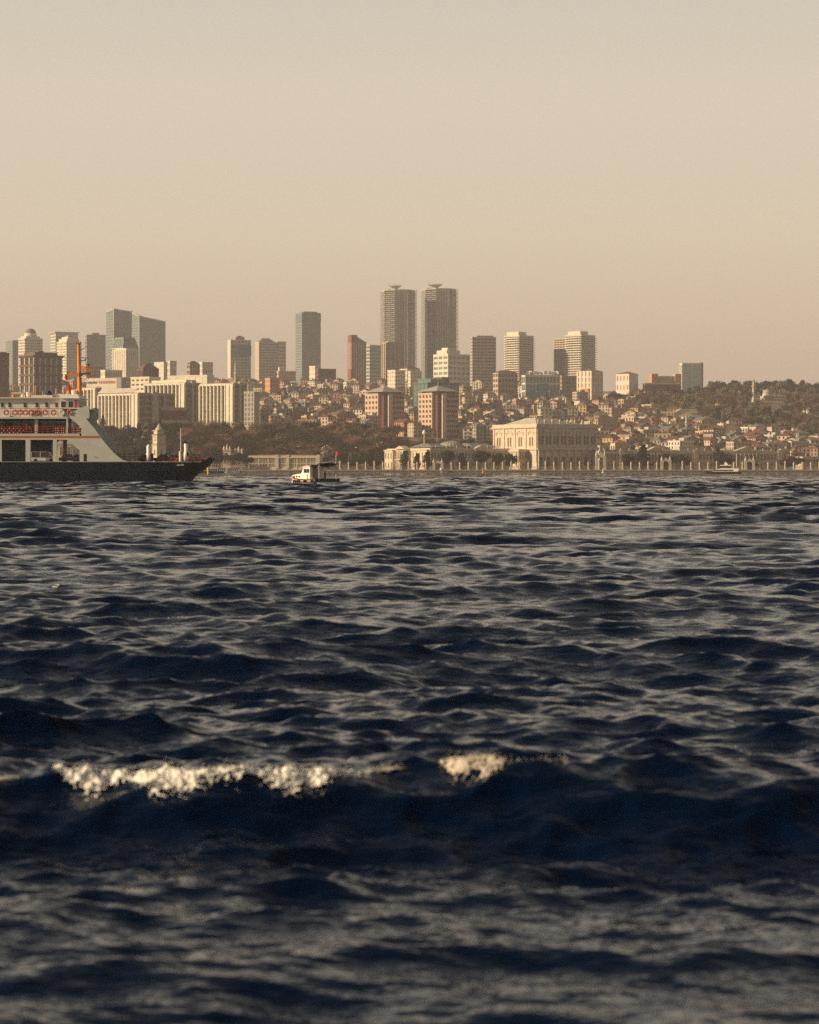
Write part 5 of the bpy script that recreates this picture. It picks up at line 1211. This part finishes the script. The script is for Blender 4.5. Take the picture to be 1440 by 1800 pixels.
for px, y1, m_, r_ in ((25, 700, teal, .14), (41.5, 664, greyc, .07), (57, 676, orangepaint, .09), (44, 688, metalw, .35), (93, 682, metalw, .06), (35, 683, metalw, .05), (70, 686, metalw, .05)):
    MB().tube((lx(px), 4, fz(733 if px == 25 else 698)), (lx(px), 4, fz(y1)), r_, 7).build('pole', m_, ferry)
MB().lathe([(.1, 0), (.45, .1), (.5, .5), (.35, .8), (.05, .95)], lx(81), 4, 10).build('dark_dome', black, ferry).location.z = fz(694)
for k in range(7): MB().lathe([(.1, 0), (.28, .1), (.3, .5), (.1, .7)], 0, 0, 8).build('roof_vent', metalw if k % 2 else orangepaint, ferry).location = (lx(20+k*15+rf.uniform(-4, 4)), rf.uniform(3, 9), fz(698))
# stairs slanting down to the saloon deck at the left
MB().side([(lx(0), fz(752)), (lx(4), fz(752)), (lx(21), fz(731)), (lx(17), fz(731))], .3, 1.8).build('stairway', black, ferry)
# mast
my = BM/2
MB().tube((lx(131.5), my, fz(693)), (lx(129.5), my, fz(601)), .42, 12, .25).build('mast', orangepaint, ferry)
MB().box(lx(129.5)-.42, lx(129.5)+.42, my-.42, my+.42, fz(601), fz(600.4)).build('masthead_platform', redpaint, ferry)
for dx in (-.35, .35): MB().tube((lx(129.5)+dx, my, fz(600.4)), (lx(129.5)+dx, my, fz(596.8)), .09, 6).build('masthead_light', redpaint, ferry)
MB().side([(lx(110.5), fz(653.3)), (lx(130), fz(652.4)), (lx(130), fz(661)), (lx(123), fz(657)), (lx(111), fz(656))], my-.3, my+.3).build('crosstree', orangepaint, ferry)
MB().tube((lx(110.5), my, fz(654)), (lx(110), my, fz(650.5)), .12, 6).build('lamp', black, ferry)
MB().side([(lx(131), fz(653)), (lx(150), fz(652.6)), (lx(150), fz(654.3)), (lx(137), fz(656)), (lx(131), fz(660))], my-1, my+1).build('radar_platform', brownclad, ferry)
b = MB()
for sy_ in (-1, 1):
    for px in (132, 138, 144, 150): b.tube((lx(px), my+sy_, fz(652.6)), (lx(px), my+sy_, fz(642)), .09, 4)
    for py in (642, 646, 649.5): b.tube((lx(132), my+sy_, fz(py)), (lx(150), my+sy_, fz(py)), .08, 4)
for px in (147, 150): b.tube((lx(px), my-1, fz(642)), (lx(px), my+1, fz(642)), .05, 4)
b.build('platform_railing', orangepaint, ferry)
MB().cyl(lx(147), my, fz(643), fz(638.5), .2, .16, 8).build('radar_pedestal', black, ferry); MB().box(lx(142), lx(152), my-.12, my+.12, fz(638.4), fz(636.7)).build('radar_scanner', dkgrey, ferry)
MB().side([(lx(131), fz(632.6)), (lx(142), fz(631)), (lx(143), fz(628)), (lx(141), fz(628)), (lx(140), fz(630)), (lx(131), fz(631.2))], my-.15, my+.15).build('scanner_bracket', black, ferry); MB().box(lx(135), lx(147), my-.12, my+.12, fz(626.7), fz(625.2)).build('radar_scanner', dkgrey, ferry)
MB().tube((lx(131), my, fz(613.5)), (lx(145.5), my, fz(605)), .07, 5).build('gaff', orangepaint, ferry)
MB().tube((lx(118), my, fz(680)), (lx(131), my, fz(681)), .1, 5).build('signal_yard', orangepaint, ferry)
for k in range(6): MB().box(lx(133.5), lx(135.6), my-.2, my+.2, fz(664+k*3.6), fz(662.4+k*3.6)).build('mast_light', black, ferry)
MB().cyl(lx(112), my, fz(692.4), fz(685), .5, .35, 8).build('siren_housing', orangepaint, ferry)
MB().lathe([(.1, 0), (.6, .1), (.65, .9), (.1, 1.1)], lx(122), my, 10).build('white_dome', metalw, ferry).location.z = fz(693)
def flag(parent, x, y, z, w_, h_, m_, rot=0, label=None):
    b = MB(); n = 7
    for i in range(n+1):
        for j in range(4): b.v.append((w_*i/n, .10*w_*math.sin(i*1.3+j*.5), -h_*j/3 - .12*w_*i/n*(1+.3*math.sin(i))))
    for i in range(n):
        for j in range(3): b.f.append((i*4+j, (i+1)*4+j, (i+1)*4+j+1, i*4+j+1))
    o = b.build('flag', m_, parent); o.location = (x, y, z); o.rotation_euler = (0, 0, rot)
    md = o.modifiers.new('thick', 'SOLIDIFY'); md.thickness = .02; return o
flag(ferry, lx(111), my, fz(656.5), -.65, .95, redpaint); flag(ferry, lx(118), my, fz(676.5), -.85, 1.0, mat('bright_red_cloth', (.62, .03, .03), .7))
b = MB(); b.tube((lx(108), my, fz(692)), (lx(118), my, fz(672)), .04, 4); b.tube((lx(150), my, fz(654)), (lx(137), my, fz(693)), .03, 4); b.tube((lx(129.5), my, fz(606)), (lx(40), my, fz(690)), .025, 4); b.build('rigging', greyc, ferry, stuff=True)
# foredeck gear
rail(.3, lx(196), lx(238), fz(811.5), fz(794), 'foredeck_railing', mat('dark_railing', (.07, .035, .03), .6), 4, .9); rail(BM-.3, lx(196), lx(250), fz(811.5), fz(797), 'foredeck_railing', MATS['dark_railing'], 3, .9)
def vent(px, w_, yt, yb, y, nm_='vent_post'):
    o = MB().lathe([(w_*.5, fz(yb)), (w_*.5, fz(yb)+ (fz(yt)-fz(yb))*.45), (w_*.38, fz(yb)+(fz(yt)-fz(yb))*.5), (w_*.42, fz(yt)-.5), (w_*.3, fz(yt)-.15), (w_*.1, fz(yt))], lx(px), y, 14).build(nm_, metalw, ferry, smooth=True); return o
vent(260, 1.05, 781, 811, 1.6); vent(325, .95, 777, 810, 2.8)
MB().tube((lx(317), 1.4, fz(811)), (lx(316.7), 1.4, fz(753)), .10, 8, .05).build('jackstaff', metalw, ferry)
MB().tube((lx(316), 1.4, fz(811)), (lx(316), 1.4, fz(793)), .26, 8).build('jackstaff_base', metalw, ferry)
MB().box(lx(321), lx(327), 2.2, 3.4, fz(778.5), fz(775.5)).build('floodlight', black, ferry); MB().tube((lx(326), 2.8, fz(787)), (lx(345), 2.8, fz(807)), .05, 5).build('stay', black, ferry)
MB().box(lx(327), lx(329.5), 2.0, 3, fz(801), fz(795)).build('winch', black, ferry); MB().box(lx(252), lx(256), 1.2, 2.4, fz(811), fz(799)).build('winch', black, ferry); MB().box(lx(264), lx(267.5), 1.2, 2.4, fz(811), fz(797)).build('winch', black, ferry)
canv = mat('orange_tarpaulin', (.38, .11, .05), .7, vary=.3, scale=1.2)
b = MB(); nn = 14
for i in range(nn+1):
    X = lx(292+i*4.4); z = fz(806.5)+.22*math.sin(i*1.7)+.1*math.sin(i*3.1)
    b.v += [(X, 3, fz(811)), (X, 3.2, z), (X, 6.5, z+.25), (X, 9, z), (X, 9.2, fz(811))]
for i in range(nn):
    for j in range(4): b.f.append((i*5+j, (i+1)*5+j, (i+1)*5+j+1, i*5+j+1))
b.build('tarpaulin', canv, ferry)
def car(px, y, col, label, L_=4.4, parent_z=None, van=False):
    z0 = fz(812.2)
    X = FX0+lx(px); root = empty('car' if not van else 'van', (X, FD+y, z0), 0, label, 'car' if not van else 'van', 'vehicles on the ferry deck'); h = .95 if not van else 1.1
    MB().side([(0, .25), (L_, .25), (L_, .62), (L_-.9, .82), (.1, .86), (0, .6)], 0, 1.7).build('body', col, root)
    cab = [(.35, .87), (L_-1.3, .87), (L_-1.9, 1.42), (.9, 1.42)] if not van else [(.05, .87), (L_-.7, .87), (L_-1.2, 1.9), (.1, 1.9)]
    MB().side(cab, .1, 1.6).build('window', darkgl, root); tz = cab[2][1]
    MB().box(cab[3][0], cab[2][0], .05, 1.65, tz, tz+.05).build('roof', col, root)
    b = MB()
    for q in range(3):
        x = cab[3][0]+(cab[2][0]-cab[3][0])*q/2; b.box(x-.05, x+.05, .04, .1, .87, tz)
    b.build('pillar', col, root)
    for x in (.85, L_-.85):
        for y_ in (-.02, 1.5): w_ = MB().cyl(0, 0, 0, .22, .33, .33, 12); w_.v = [(a, c, b_) for a, b_, c in w_.v]; w_.build('wheel', black, root).location = (x, y_, .33)
carw = mat('white_car_paint', (.7, .7, .68), .3, vary=.03); card = mat('dark_car_paint', (.03, .035, .05), .25, vary=.05); carr = mat('red_car_paint', (.3, .03, .03), .3, vary=.05)
car(53, 1.0, carw, 'white van parked on the car deck behind the second hull opening', 4.6, van=True); car(101, 1.6, card, 'dark car parked under the third hull opening of the ferry', 4.3); car(116, 5.0, carw, 'pale car farther inside under the third ferry opening', 4.3)
car(268, 5.2, carr, 'dark red car on the foredeck right of the first white vent post', 4.0); car(284, 8.6, carw, 'white car on the far side of the ferry foredeck', 4.2); car(238, 4, card, 'dark car on the foredeck left of the first white vent post', 4.3)

# people on the ferry
def person(x, y, z, label, shirt, trousers, rz=0, arm=.25, hgt=1.74):
    root = empty('person', (x, y, z), rz, label, 'person')
    s_ = hgt/1.75
    J = {'pel': (0, 0, .95), 'ch': (0, 0, 1.28), 'nk': (0, 0, 1.48), 'hd': (0, -.02, 1.60), 'top': (0, -.01, 1.70)}
    V_ = [('pel', .155), ('ch', .165), ('nk', .06), ('hd', .10), ('top', .075)]
    vs = [J[n_] for n_, _ in V_]; rr = [r for _, r in V_]; es = [(0, 1), (1, 2), (2, 3), (3, 4)]
    for sg in (-1, 1):
        b = len(vs); vs += [(sg*.19, 0, 1.40), (sg*(.24+arm*.2), -.03, 1.13), (sg*(.25+arm*.1), -.16, .90)]; rr += [.06, .045, .035]; es += [(1, b), (b, b+1), (b+1, b+2)]
        b = len(vs); vs += [(sg*.10, 0, .86), (sg*.12, -.02, .48), (sg*.13, .02, .08), (sg*.13, -.12, .04)]; rr += [.09, .06, .045, .04]; es += [(0, b), (b, b+1), (b+1, b+2), (b+2, b+3)]
    me_ = bpy.data.meshes.new('body'); me_.from_pydata([tuple(c*s_ for c in v) for v in vs], es, []); o = bpy.data.objects.new('body', me_); C.objects.link(o); o.parent = root
    sk = o.modifiers.new('skin', 'SKIN')
    for i, v in enumerate(me_.skin_vertices[0].data): v.radius = (rr[i]*s_, rr[i]*s_*.8); v.use_root = (i == 0)
    o.modifiers.new('sub', 'SUBSURF').levels = 1; o.modifiers['sub'].render_levels = 1
    me_.materials.append(shirt)
    MB().lathe([(.17, .93), (.18, .8), (.2, .62)], 0, 0, 10, 1, .8).build('coat_hem', trousers, root)
    MB().lathe([(.085, 1.62), (.11, 1.66), (.10, 1.73), (.04, 1.77)], 0, .015, 10).build('hair', black, root)
    return root
skinw = mat('white_cloth', (.62, .6, .56), .9); dkcl = mat('dark_cloth', (.03, .03, .04), .9); blc = mat('blue_cloth', (.05, .08, .16), .9)
person(FX0+lx(50), FD+1.3, fz(763.9), 'passenger in a white shirt standing at the saloon deck railing', skinw, dkcl, .3)
person(FX0+lx(36), FD+1.6, fz(763.9), 'passenger in dark clothes behind the red rings at the railing', dkcl, dkcl, -.4)
person(FX0+lx(289), FD+3.4, fz(812.2), 'crew member in a blue jacket standing on the open foredeck', blc, dkcl, .6)
person(FX0+lx(86), FD+1.4, fz(763.9), 'passenger in blue leaning near the right end of the saloon', blc, dkcl, .1)

# ------------------------------------------------------------------ fishing boat
BD = 415.0; bk = BD/F
boat = empty('fishing_boat', (wx(574, BD), BD, -.05), math.radians(0), 'small white fishing boat with wheelhouse, dark awning and red flag', 'boat')
a = math.radians(55); UL = Vector((-math.cos(a), math.sin(a), 0))    # towards the bow, away to the left
# local frame: +x to the bow, +y to starboard (hidden side)
boat.rotation_euler = (0, 0, math.atan2(UL.y, UL.x))
boat.scale = (1.15, 1.15, 1.1)
# our port side must face the camera: local y negative is away, so the hull is offset
LB, WB = 7.6, 3.5
st_ = [(-.1, 2.05, 1.4, .85), (1.7, 2.15, 1.6, .72), (4.0, 2.1, 1.5, .78), (6.1, 1.75, 1.0, .95), (7.9, 1.0, .45, 1.25), (9.2, .08, .04, 1.65)]
def shell(zs, name, m_, parent, off=0):
    b = MB()
    for x, hd, hw, sh in st_:
        ring_ = [(-hd, sh), (-(hd*.6+hw*.4), sh*.5), (-hw, -.15), (0, -.55), (hw, -.15), (hd*.6+hw*.4, sh*.5), (hd, sh)]
        b.v += [(x, y*(1+off), z) for y, z in ring_]
    for j in range(len(st_)-1):
        for i in range(6): b.f.append((j*7+i, j*7+i+1, (j+1)*7+i+1, (j+1)*7+i))
        b.f.append((j*7+6, j*7, (j+1)*7, (j+1)*7+6))
    b.f += [tuple(range(7))[::-1], tuple((len(st_)-1)*7+i for i in range(7))]
    return b.build(name, m_, parent)
bx = empty('hull_frame', (0, 0, 0)); bpy.data.objects.remove(bx)
hull = shell(None, 'hull', metalw, boat)
b = MB()
for sg in (-1, 1):
    for j in range(len(st_)-1):
        x0, h0, _, s0 = st_[j]; x1, h1, _, s1 = st_[j+1]; b.tube((x0, sg*h0, s0), (x1, sg*h1, s1), .09, 6)
b.build('gunwale', brownwood, boat)
b = MB()
for sg in (-1, 1):
    for j in range(len(st_)-1):
        x0, h0, w0, s0 = st_[j]; x1, h1, w1_, s1 = st_[j+1]; b.tube((x0, sg*(h0*.68+w0*.35), s0*.55), (x1, sg*(h1*.68+w1_*.35), s1*.55), .07, 6)
b.build('rubbing_strip', mat('red_brown_paint', (.25, .05, .03), .5), boat)
MB().box(-.28, -.1, -2.1, 2.1, .42, .92).build('transom_board', black, boat)
MB().side([(3.2, .7), (7.6, 1.0), (7.0, 1.4), (5.2, 1.6), (3.2, 1.55)], -1.3, 1.3).build('foredeck_cabin', metalw, boat)
MB().side([(2.6, .7), (5.0, 1.55), (4.3, 2.5), (3.0, 2.65), (2.4, 2.5)], -1.15, 1.15).build('wheelhouse', metalw, boat)
MB().side([(2.3, 2.56), (3.0, 2.72), (4.45, 2.56), (4.4, 2.68), (3.0, 2.85), (2.25, 2.68)], -1.3, 1.3).build('roof', metalw, boat)
MB().box(2.34, 2.40, -.8, .8, 1.2, 2.3).build('rear_window', pale, boat)
for x0, x1 in ((2.8, 3.4), (3.5, 4.2)):
    for sg in (-1, 1): MB().box(x0, x1, min(sg*1.15, sg*1.19), max(sg*1.15, sg*1.19), 1.75, 2.35).build('window', darkgl, boat)
for x0 in (5.0, 5.7, 6.4):
    for sg in (-1, 1): MB().box(x0, x0+.4, min(sg*1.3, sg*1.33), max(sg*1.3, sg*1.33), 1.05, 1.3).build('porthole', darkgl, boat)
MB().box(-.05, 2.1, -1.3, 1.3, .55, .62).build('deck', brownwood, boat)
b = MB(); n_ = 8
for i in range(n_+1):
    x = -.7+2.8*i/n_
    for j in range(5): y_ = -1.6+3.2*j/4; b.v.append((x, y_, 2.75+.35*(n_-i)/n_+.1*math.sin(i*1.4)+.12*(1-abs(j-2)/2)))
for i in range(n_):
    for j in range(4): b.f.append((i*5+j, (i+1)*5+j, (i+1)*5+j+1, i*5+j+1))
o = b.build('awning', mat('dark_canvas', (.012, .013, .02), .9), boat); o.modifiers.new('t', 'SOLIDIFY').thickness = .05
b = MB().side([(.9, .8), (2.2, .8), (2.1, 2.6), (1.2, 2.7)], .9, .95); b.build('awning_curtain', MATS['dark_canvas'], boat)
for x, y_, z in ((-.3, -1.45, 4.3), (1.6, -1.5, 3.0), (-.3, 1.45, 3.3), (2.0, 1.5, 2.9)): MB().tube((x, y_, .6), (x, y_, z), .06, 6).build('post', marble, boat)
b = MB(); b.tube((-.3, -1.45, 3.6), (-.3, 1.45, 3.5), .05, 5); b.tube((-.3, -1.45, 3.6), (1.9, 0, 3.1), .04, 5); b.tube((-.3, -1.9, 3.5), (.5, -.9, 3.9), .05, 5); b.build('gantry', greyc, boat)
flag(boat, -.3, -1.45, 4.95, -.34, .62, MATS['bright_red_cloth'], .3); MB().tube((-.3, -1.45, 4.2), (-.3, -1.45, 5.0), .03, 5).build('flagstaff', marble, boat)
for x in (.5, 2.4, 4.2, 5.6):
    for sg in (-1, 1):
        t_ = MB().torus((0, 0, 0), .27, .12, 14, 6).build('tyre_fender', black, boat); t_.location = (x, sg*(2.16 if x < 5 else 1.9), .35)
MB().lathe([(.2, 0), (.28, .1), (.28, .35), (.1, .4)], 1.3, -.6, 10).build('crate', metalw, boat).location.z = .62
# the crewman at the stern
person(boat.location.x-.3, BD+1.3, .55, 'man in dark clothes standing under the awning of the fishing boat', dkcl, dkcl, 2.0)

# ------------------------------------------------------------------ motor yacht
YD = 1300.0; yk = YD/F; ya = empty('motor_yacht', (wx(1235, YD), YD, 0), -.25, 'white and dark motor yacht with sharp bow moored off the right palace wing', 'yacht')
X_ = lambda px: (px-1235)*yk; Z_ = lambda py: (833-py)*yk
b = MB(); ys = [(0, .1, Z_(826.5)), (8, 1.7, Z_(828)), (25, 2.5, Z_(829)), (62, 2.5, Z_(829)), (68.5, 2.2, Z_(829.5))]
for px, hb, z in ys: X = px*yk; b.v += [(X, -hb, z), (X, -hb*.7, -.3), (X, hb*.7, -.3), (X, hb, z)]
for j in range(4):
    for i in range(4): b.f.append((j*4+i, j*4+(i+1) % 4, (j+1)*4+(i+1) % 4, (j+1)*4+i))
b.f += [(3, 2, 1, 0), (16, 17, 18, 19)]; b.build('hull', mat('dark_maroon_hull', (.035, .012, .015), .4), ya)
MB().side([(X_(1252), Z_(828.9)), (X_(1298), Z_(828.9)), (X_(1301), Z_(823.5)), (X_(1270), Z_(823)), (X_(1258), Z_(825.5))], -2.2, 2.2).build('superstructure', metalw, ya)
MB().side([(X_(1253), Z_(828)), (X_(1290), Z_(828)), (X_(1290), Z_(825.8)), (X_(1258), Z_(825.6))], -2.25, 2.25).build('window_band', darkgl, ya)
MB().side([(X_(1263), Z_(822.9)), (X_(1288), Z_(822.9)), (X_(1284), Z_(819)), (X_(1268), Z_(818.6))], -1.9, 1.9).build('flybridge_glazing', darkgl, ya)
MB().side([(X_(1265), Z_(818.5)), (X_(1287), Z_(818.8)), (X_(1285), Z_(817.4)), (X_(1268), Z_(817.2))], -2, 2).build('hardtop', metalw, ya)
MB().side([(X_(1274), Z_(817.1)), (X_(1280), Z_(817.1)), (X_(1277), Z_(812.5)), (X_(1275.5), Z_(812.5))], -.2, .2).build('radar_arch', metalw, ya)
b = MB(); b.tube((.3, 0, Z_(826.2)), (X_(1254), -1.9, Z_(825)), .04, 4); [b.tube((X_(1237+k*4), -.5-k*.3, Z_(828.0)), (X_(1237+k*4), -.5-k*.3, Z_(825.6)), .04, 4) for k in range(5)]; b.build('bow_rail', metalw, ya)
# ------------------------------------------------------------------ ferry pier and small craft on the left shore
PD = 1480.0; pk = PD/F
def boatlet(label, px0, px1, D, hm, roofm, cat='boat', name='passenger_boat', decks=1, group='boats at the small pier'):
    s = D/F; L_ = (px1-px0)*s; r = empty(name, (wx(px0, D), D, 0), 0, label, cat, group)
    b = MB(); b.prism([(0, 0), (L_*.9, 0), (L_, 2), (L_*.9, 4), (0, 4)], -.3, 1.3, [(-.4, -.3), (L_*.92, -.3), (L_+1.2, 2), (L_*.92, 4.3), (-.4, 4.3)]); b.build('hull', hm, r)
    z = 1.32
    for k in range(decks):
        MB().box(.6, L_*.8, .5, 3.5, z, z+1.5).build('cabin', darkgl, r); n = int(L_/1.6)
        m = MB(); [m.box(.6+(L_*.8-.6)*i/n-.12, .6+(L_*.8-.6)*i/n+.12, .42, .5, z, z+1.5) for i in range(n+1)]; m.build('pillar', metalw, r, stuff=True)
        MB().box(.2, L_*.84, .1, 3.9, z+1.52, z+1.75).build('roof', roofm, r); z += 1.8
    MB().tube((L_*.6, 2, z), (L_*.6, 2, z+2.5), .08, 5).build('mast', greyc, r)
boatlet('long low passenger boat with pale roof lying behind the ferry bow', 342, 392, 1480, navy, metalw, decks=1)
boatlet('smaller white boat right of the yellow post', 374, 402, 1560, metalw, mat('blue_roof', (.1, .14, .2), .7))
boatlet('flat grey boat moored nearest the detached palace wing', 398, 424, 1640, greyc, greyc)
pr = empty('pier', (wx(385, 1640), 1640, 0), 0, 'low pier with pale roofed shelter at the left shore', 'pier'); L_ = (462-385)*1640/F
MB().box(0, L_, 0, 6, .7, 1.4).build('deck', stone, pr); [MB().cyl(.8+k*3.2, .6, -2, .69, .3, .3, 8).build('pile', stone, pr) for k in range(9)]
MB().box(1, L_*.6, 2, 5, 4.2, 4.5).build('canopy', pale, pr); [MB().tube((1.2+k*2.6, 2.2, 1.41), (1.2+k*2.6, 2.2, 4.2), .12, 5).build('post', greyc, pr) for k in range(7)]
yb = MB().cyl(0, 0, -1.5, (833-812.5)*1420/F, .62, .55, 10).build('yellow_post', yellowpaint); yb.location = (wx(366, 1420), 1420, 0); tag(yb, 'tall yellow mooring post in the water just right of the ferry bow', 'post')
MB().cyl(0, 0, (833-812.5)*1420/F+.01, (833-812)*1420/F+.5, .75, .75, 10).build('cap', orangepaint, yb)
def buoy(px, D, h, m_, label):
    o = MB().lathe([(.9, -.3), (1.0, .3), (.5, .8), (.35, h*.8), (.5, h*.85), (.3, h)], 0, 0, 12).build('buoy', m_); o.location = (wx(px, D), D, 0); tag(o, label, 'buoy'); MB().cyl(0, 0, h+.01, h+.5, .2, .2, 8).build('lantern', black, o)
buoy(849.5, 1560, 3.4, mat('faded_orange_paint', (.55, .27, .10), .6), 'orange buoy in the water in front of the domed palace wing'); buoy(1060.5, 1600, 3.0, pale, 'pale buoy in the water before the tallest sea gate'); 
b = MB().lathe([(.2, 1.2), (.9, 1.4), (1.1, 2.2), (.8, 3.0), (.2, 3.2)], 0, 0, 12).cyl(0, 0, -1, 1.25, .25, .25, 6).build('marker', metalw); b.location = (wx(776, 1686), 1686, .2); tag(b, 'round white marker on the quay edge beside the low sea gate', 'marker')
# ------------------------------------------------------------------ gulls
def gull(px, py, D, label, rz, bank):
    o = empty('seagull', (wx(px, D), D, wz(py, D)), rz, label, 'bird'); gm_ = mat('gull_white', (.8, .78, .74), .8, vary=.05)
    b = MB(); b.tube((-.24, 0, 0), (.16, 0, .02), .05, 8, .075); b.tube((.16, 0, .02), (.27, 0, .05), .07, 8, .05); b.tube((-.24, 0, 0), (-.38, 0, .0), .05, 6, .09); b.tube((.27, 0, .05), (.33, 0, .04), .02, 5, .005); b.build('body', gm_, o, smooth=True)
    for sg in (-1, 1):
        b = MB(); pts = [(.10, .04, .03, .16), (.12, .30, .20+bank*sg*.05, .15), (.02, .62, .16, .08), (-.08, .78, .10, .02)]
        for x, y_, z, c_ in pts: b.v += [(x, sg*y_, z), (x-c_, sg*y_, z-.01), (x, sg*y_, z-.015), (x-c_, sg*y_, z-.02)]
        for j in range(3):
            for p_, q_ in ((0, 1), (3, 2)): b.f.append((j*4+p_, j*4+q_, j*4+4+q_, j*4+4+p_))
            b.f += [(j*4, j*4+2, j*4+6, j*4+4), (j*4+1, j*4+3, j*4+7, j*4+5)]
        b.build('wing', gm_, o)
gull(526, 785, 700, 'white gull flying before the dark park left of the fishing boat mast', .4, 1); gull(626, 787, 760, 'white gull flying before the dark park, farther right near the quay railing', 2.4, -1)

# ------------------------------------------------------------------ haze
hz = MB().box(-4200, 4200, -40, 9600, -3.8, 420).build('haze', None); hz['kind'] = 'stuff'
hm_ = bpy.data.materials.new('haze'); hm_.use_nodes = True; t = hm_.node_tree; t.nodes.clear(); o_ = t.nodes.new('ShaderNodeOutputMaterial'); pv = t.nodes.new('ShaderNodeVolumePrincipled')
pv.inputs['Color'].default_value = (*HAZE_COLOR, 1); pv.inputs['Density'].default_value = HAZE_DENSITY; pv.inputs['Anisotropy'].default_value = 0.0
t.links.new(pv.outputs[0], o_.inputs['Volume']); hz.data.materials.clear(); hz.data.materials.append(hm_)

# ------------------------------------------------------------------ tell look-alikes apart by their order
byl = {}
for o in C.objects:
    if o.parent is None and 'label' in o: byl.setdefault(o['label'], []).append(o)
ordn = ['first', 'second', 'third', 'fourth', 'fifth', 'sixth', 'seventh', 'eighth', 'ninth', 'tenth', 'eleventh', 'twelfth', 'thirteenth', 'fourteenth']
for l_, os_ in byl.items():
    if len(os_) < 2: continue
    os_.sort(key=lambda o: o.location.x/o.location.y)
    for i, o in enumerate(os_):
        q_ = (', left one of two', ', right one of two')[i] if len(os_) == 2 else ', %s from left' % ordn[min(i, 13)]
        w_ = l_.split(); k_ = len(q_.split())
        if len(w_)+k_ > 16: l_2 = l_.replace('above the', 'over the').replace('just ', '').replace('in front of', 'before'); w_ = l_2.split()[:]
        if len(w_)+k_ > 16: w_ = w_[:16-k_]
        o['label'] = ' '.join(w_)+q_
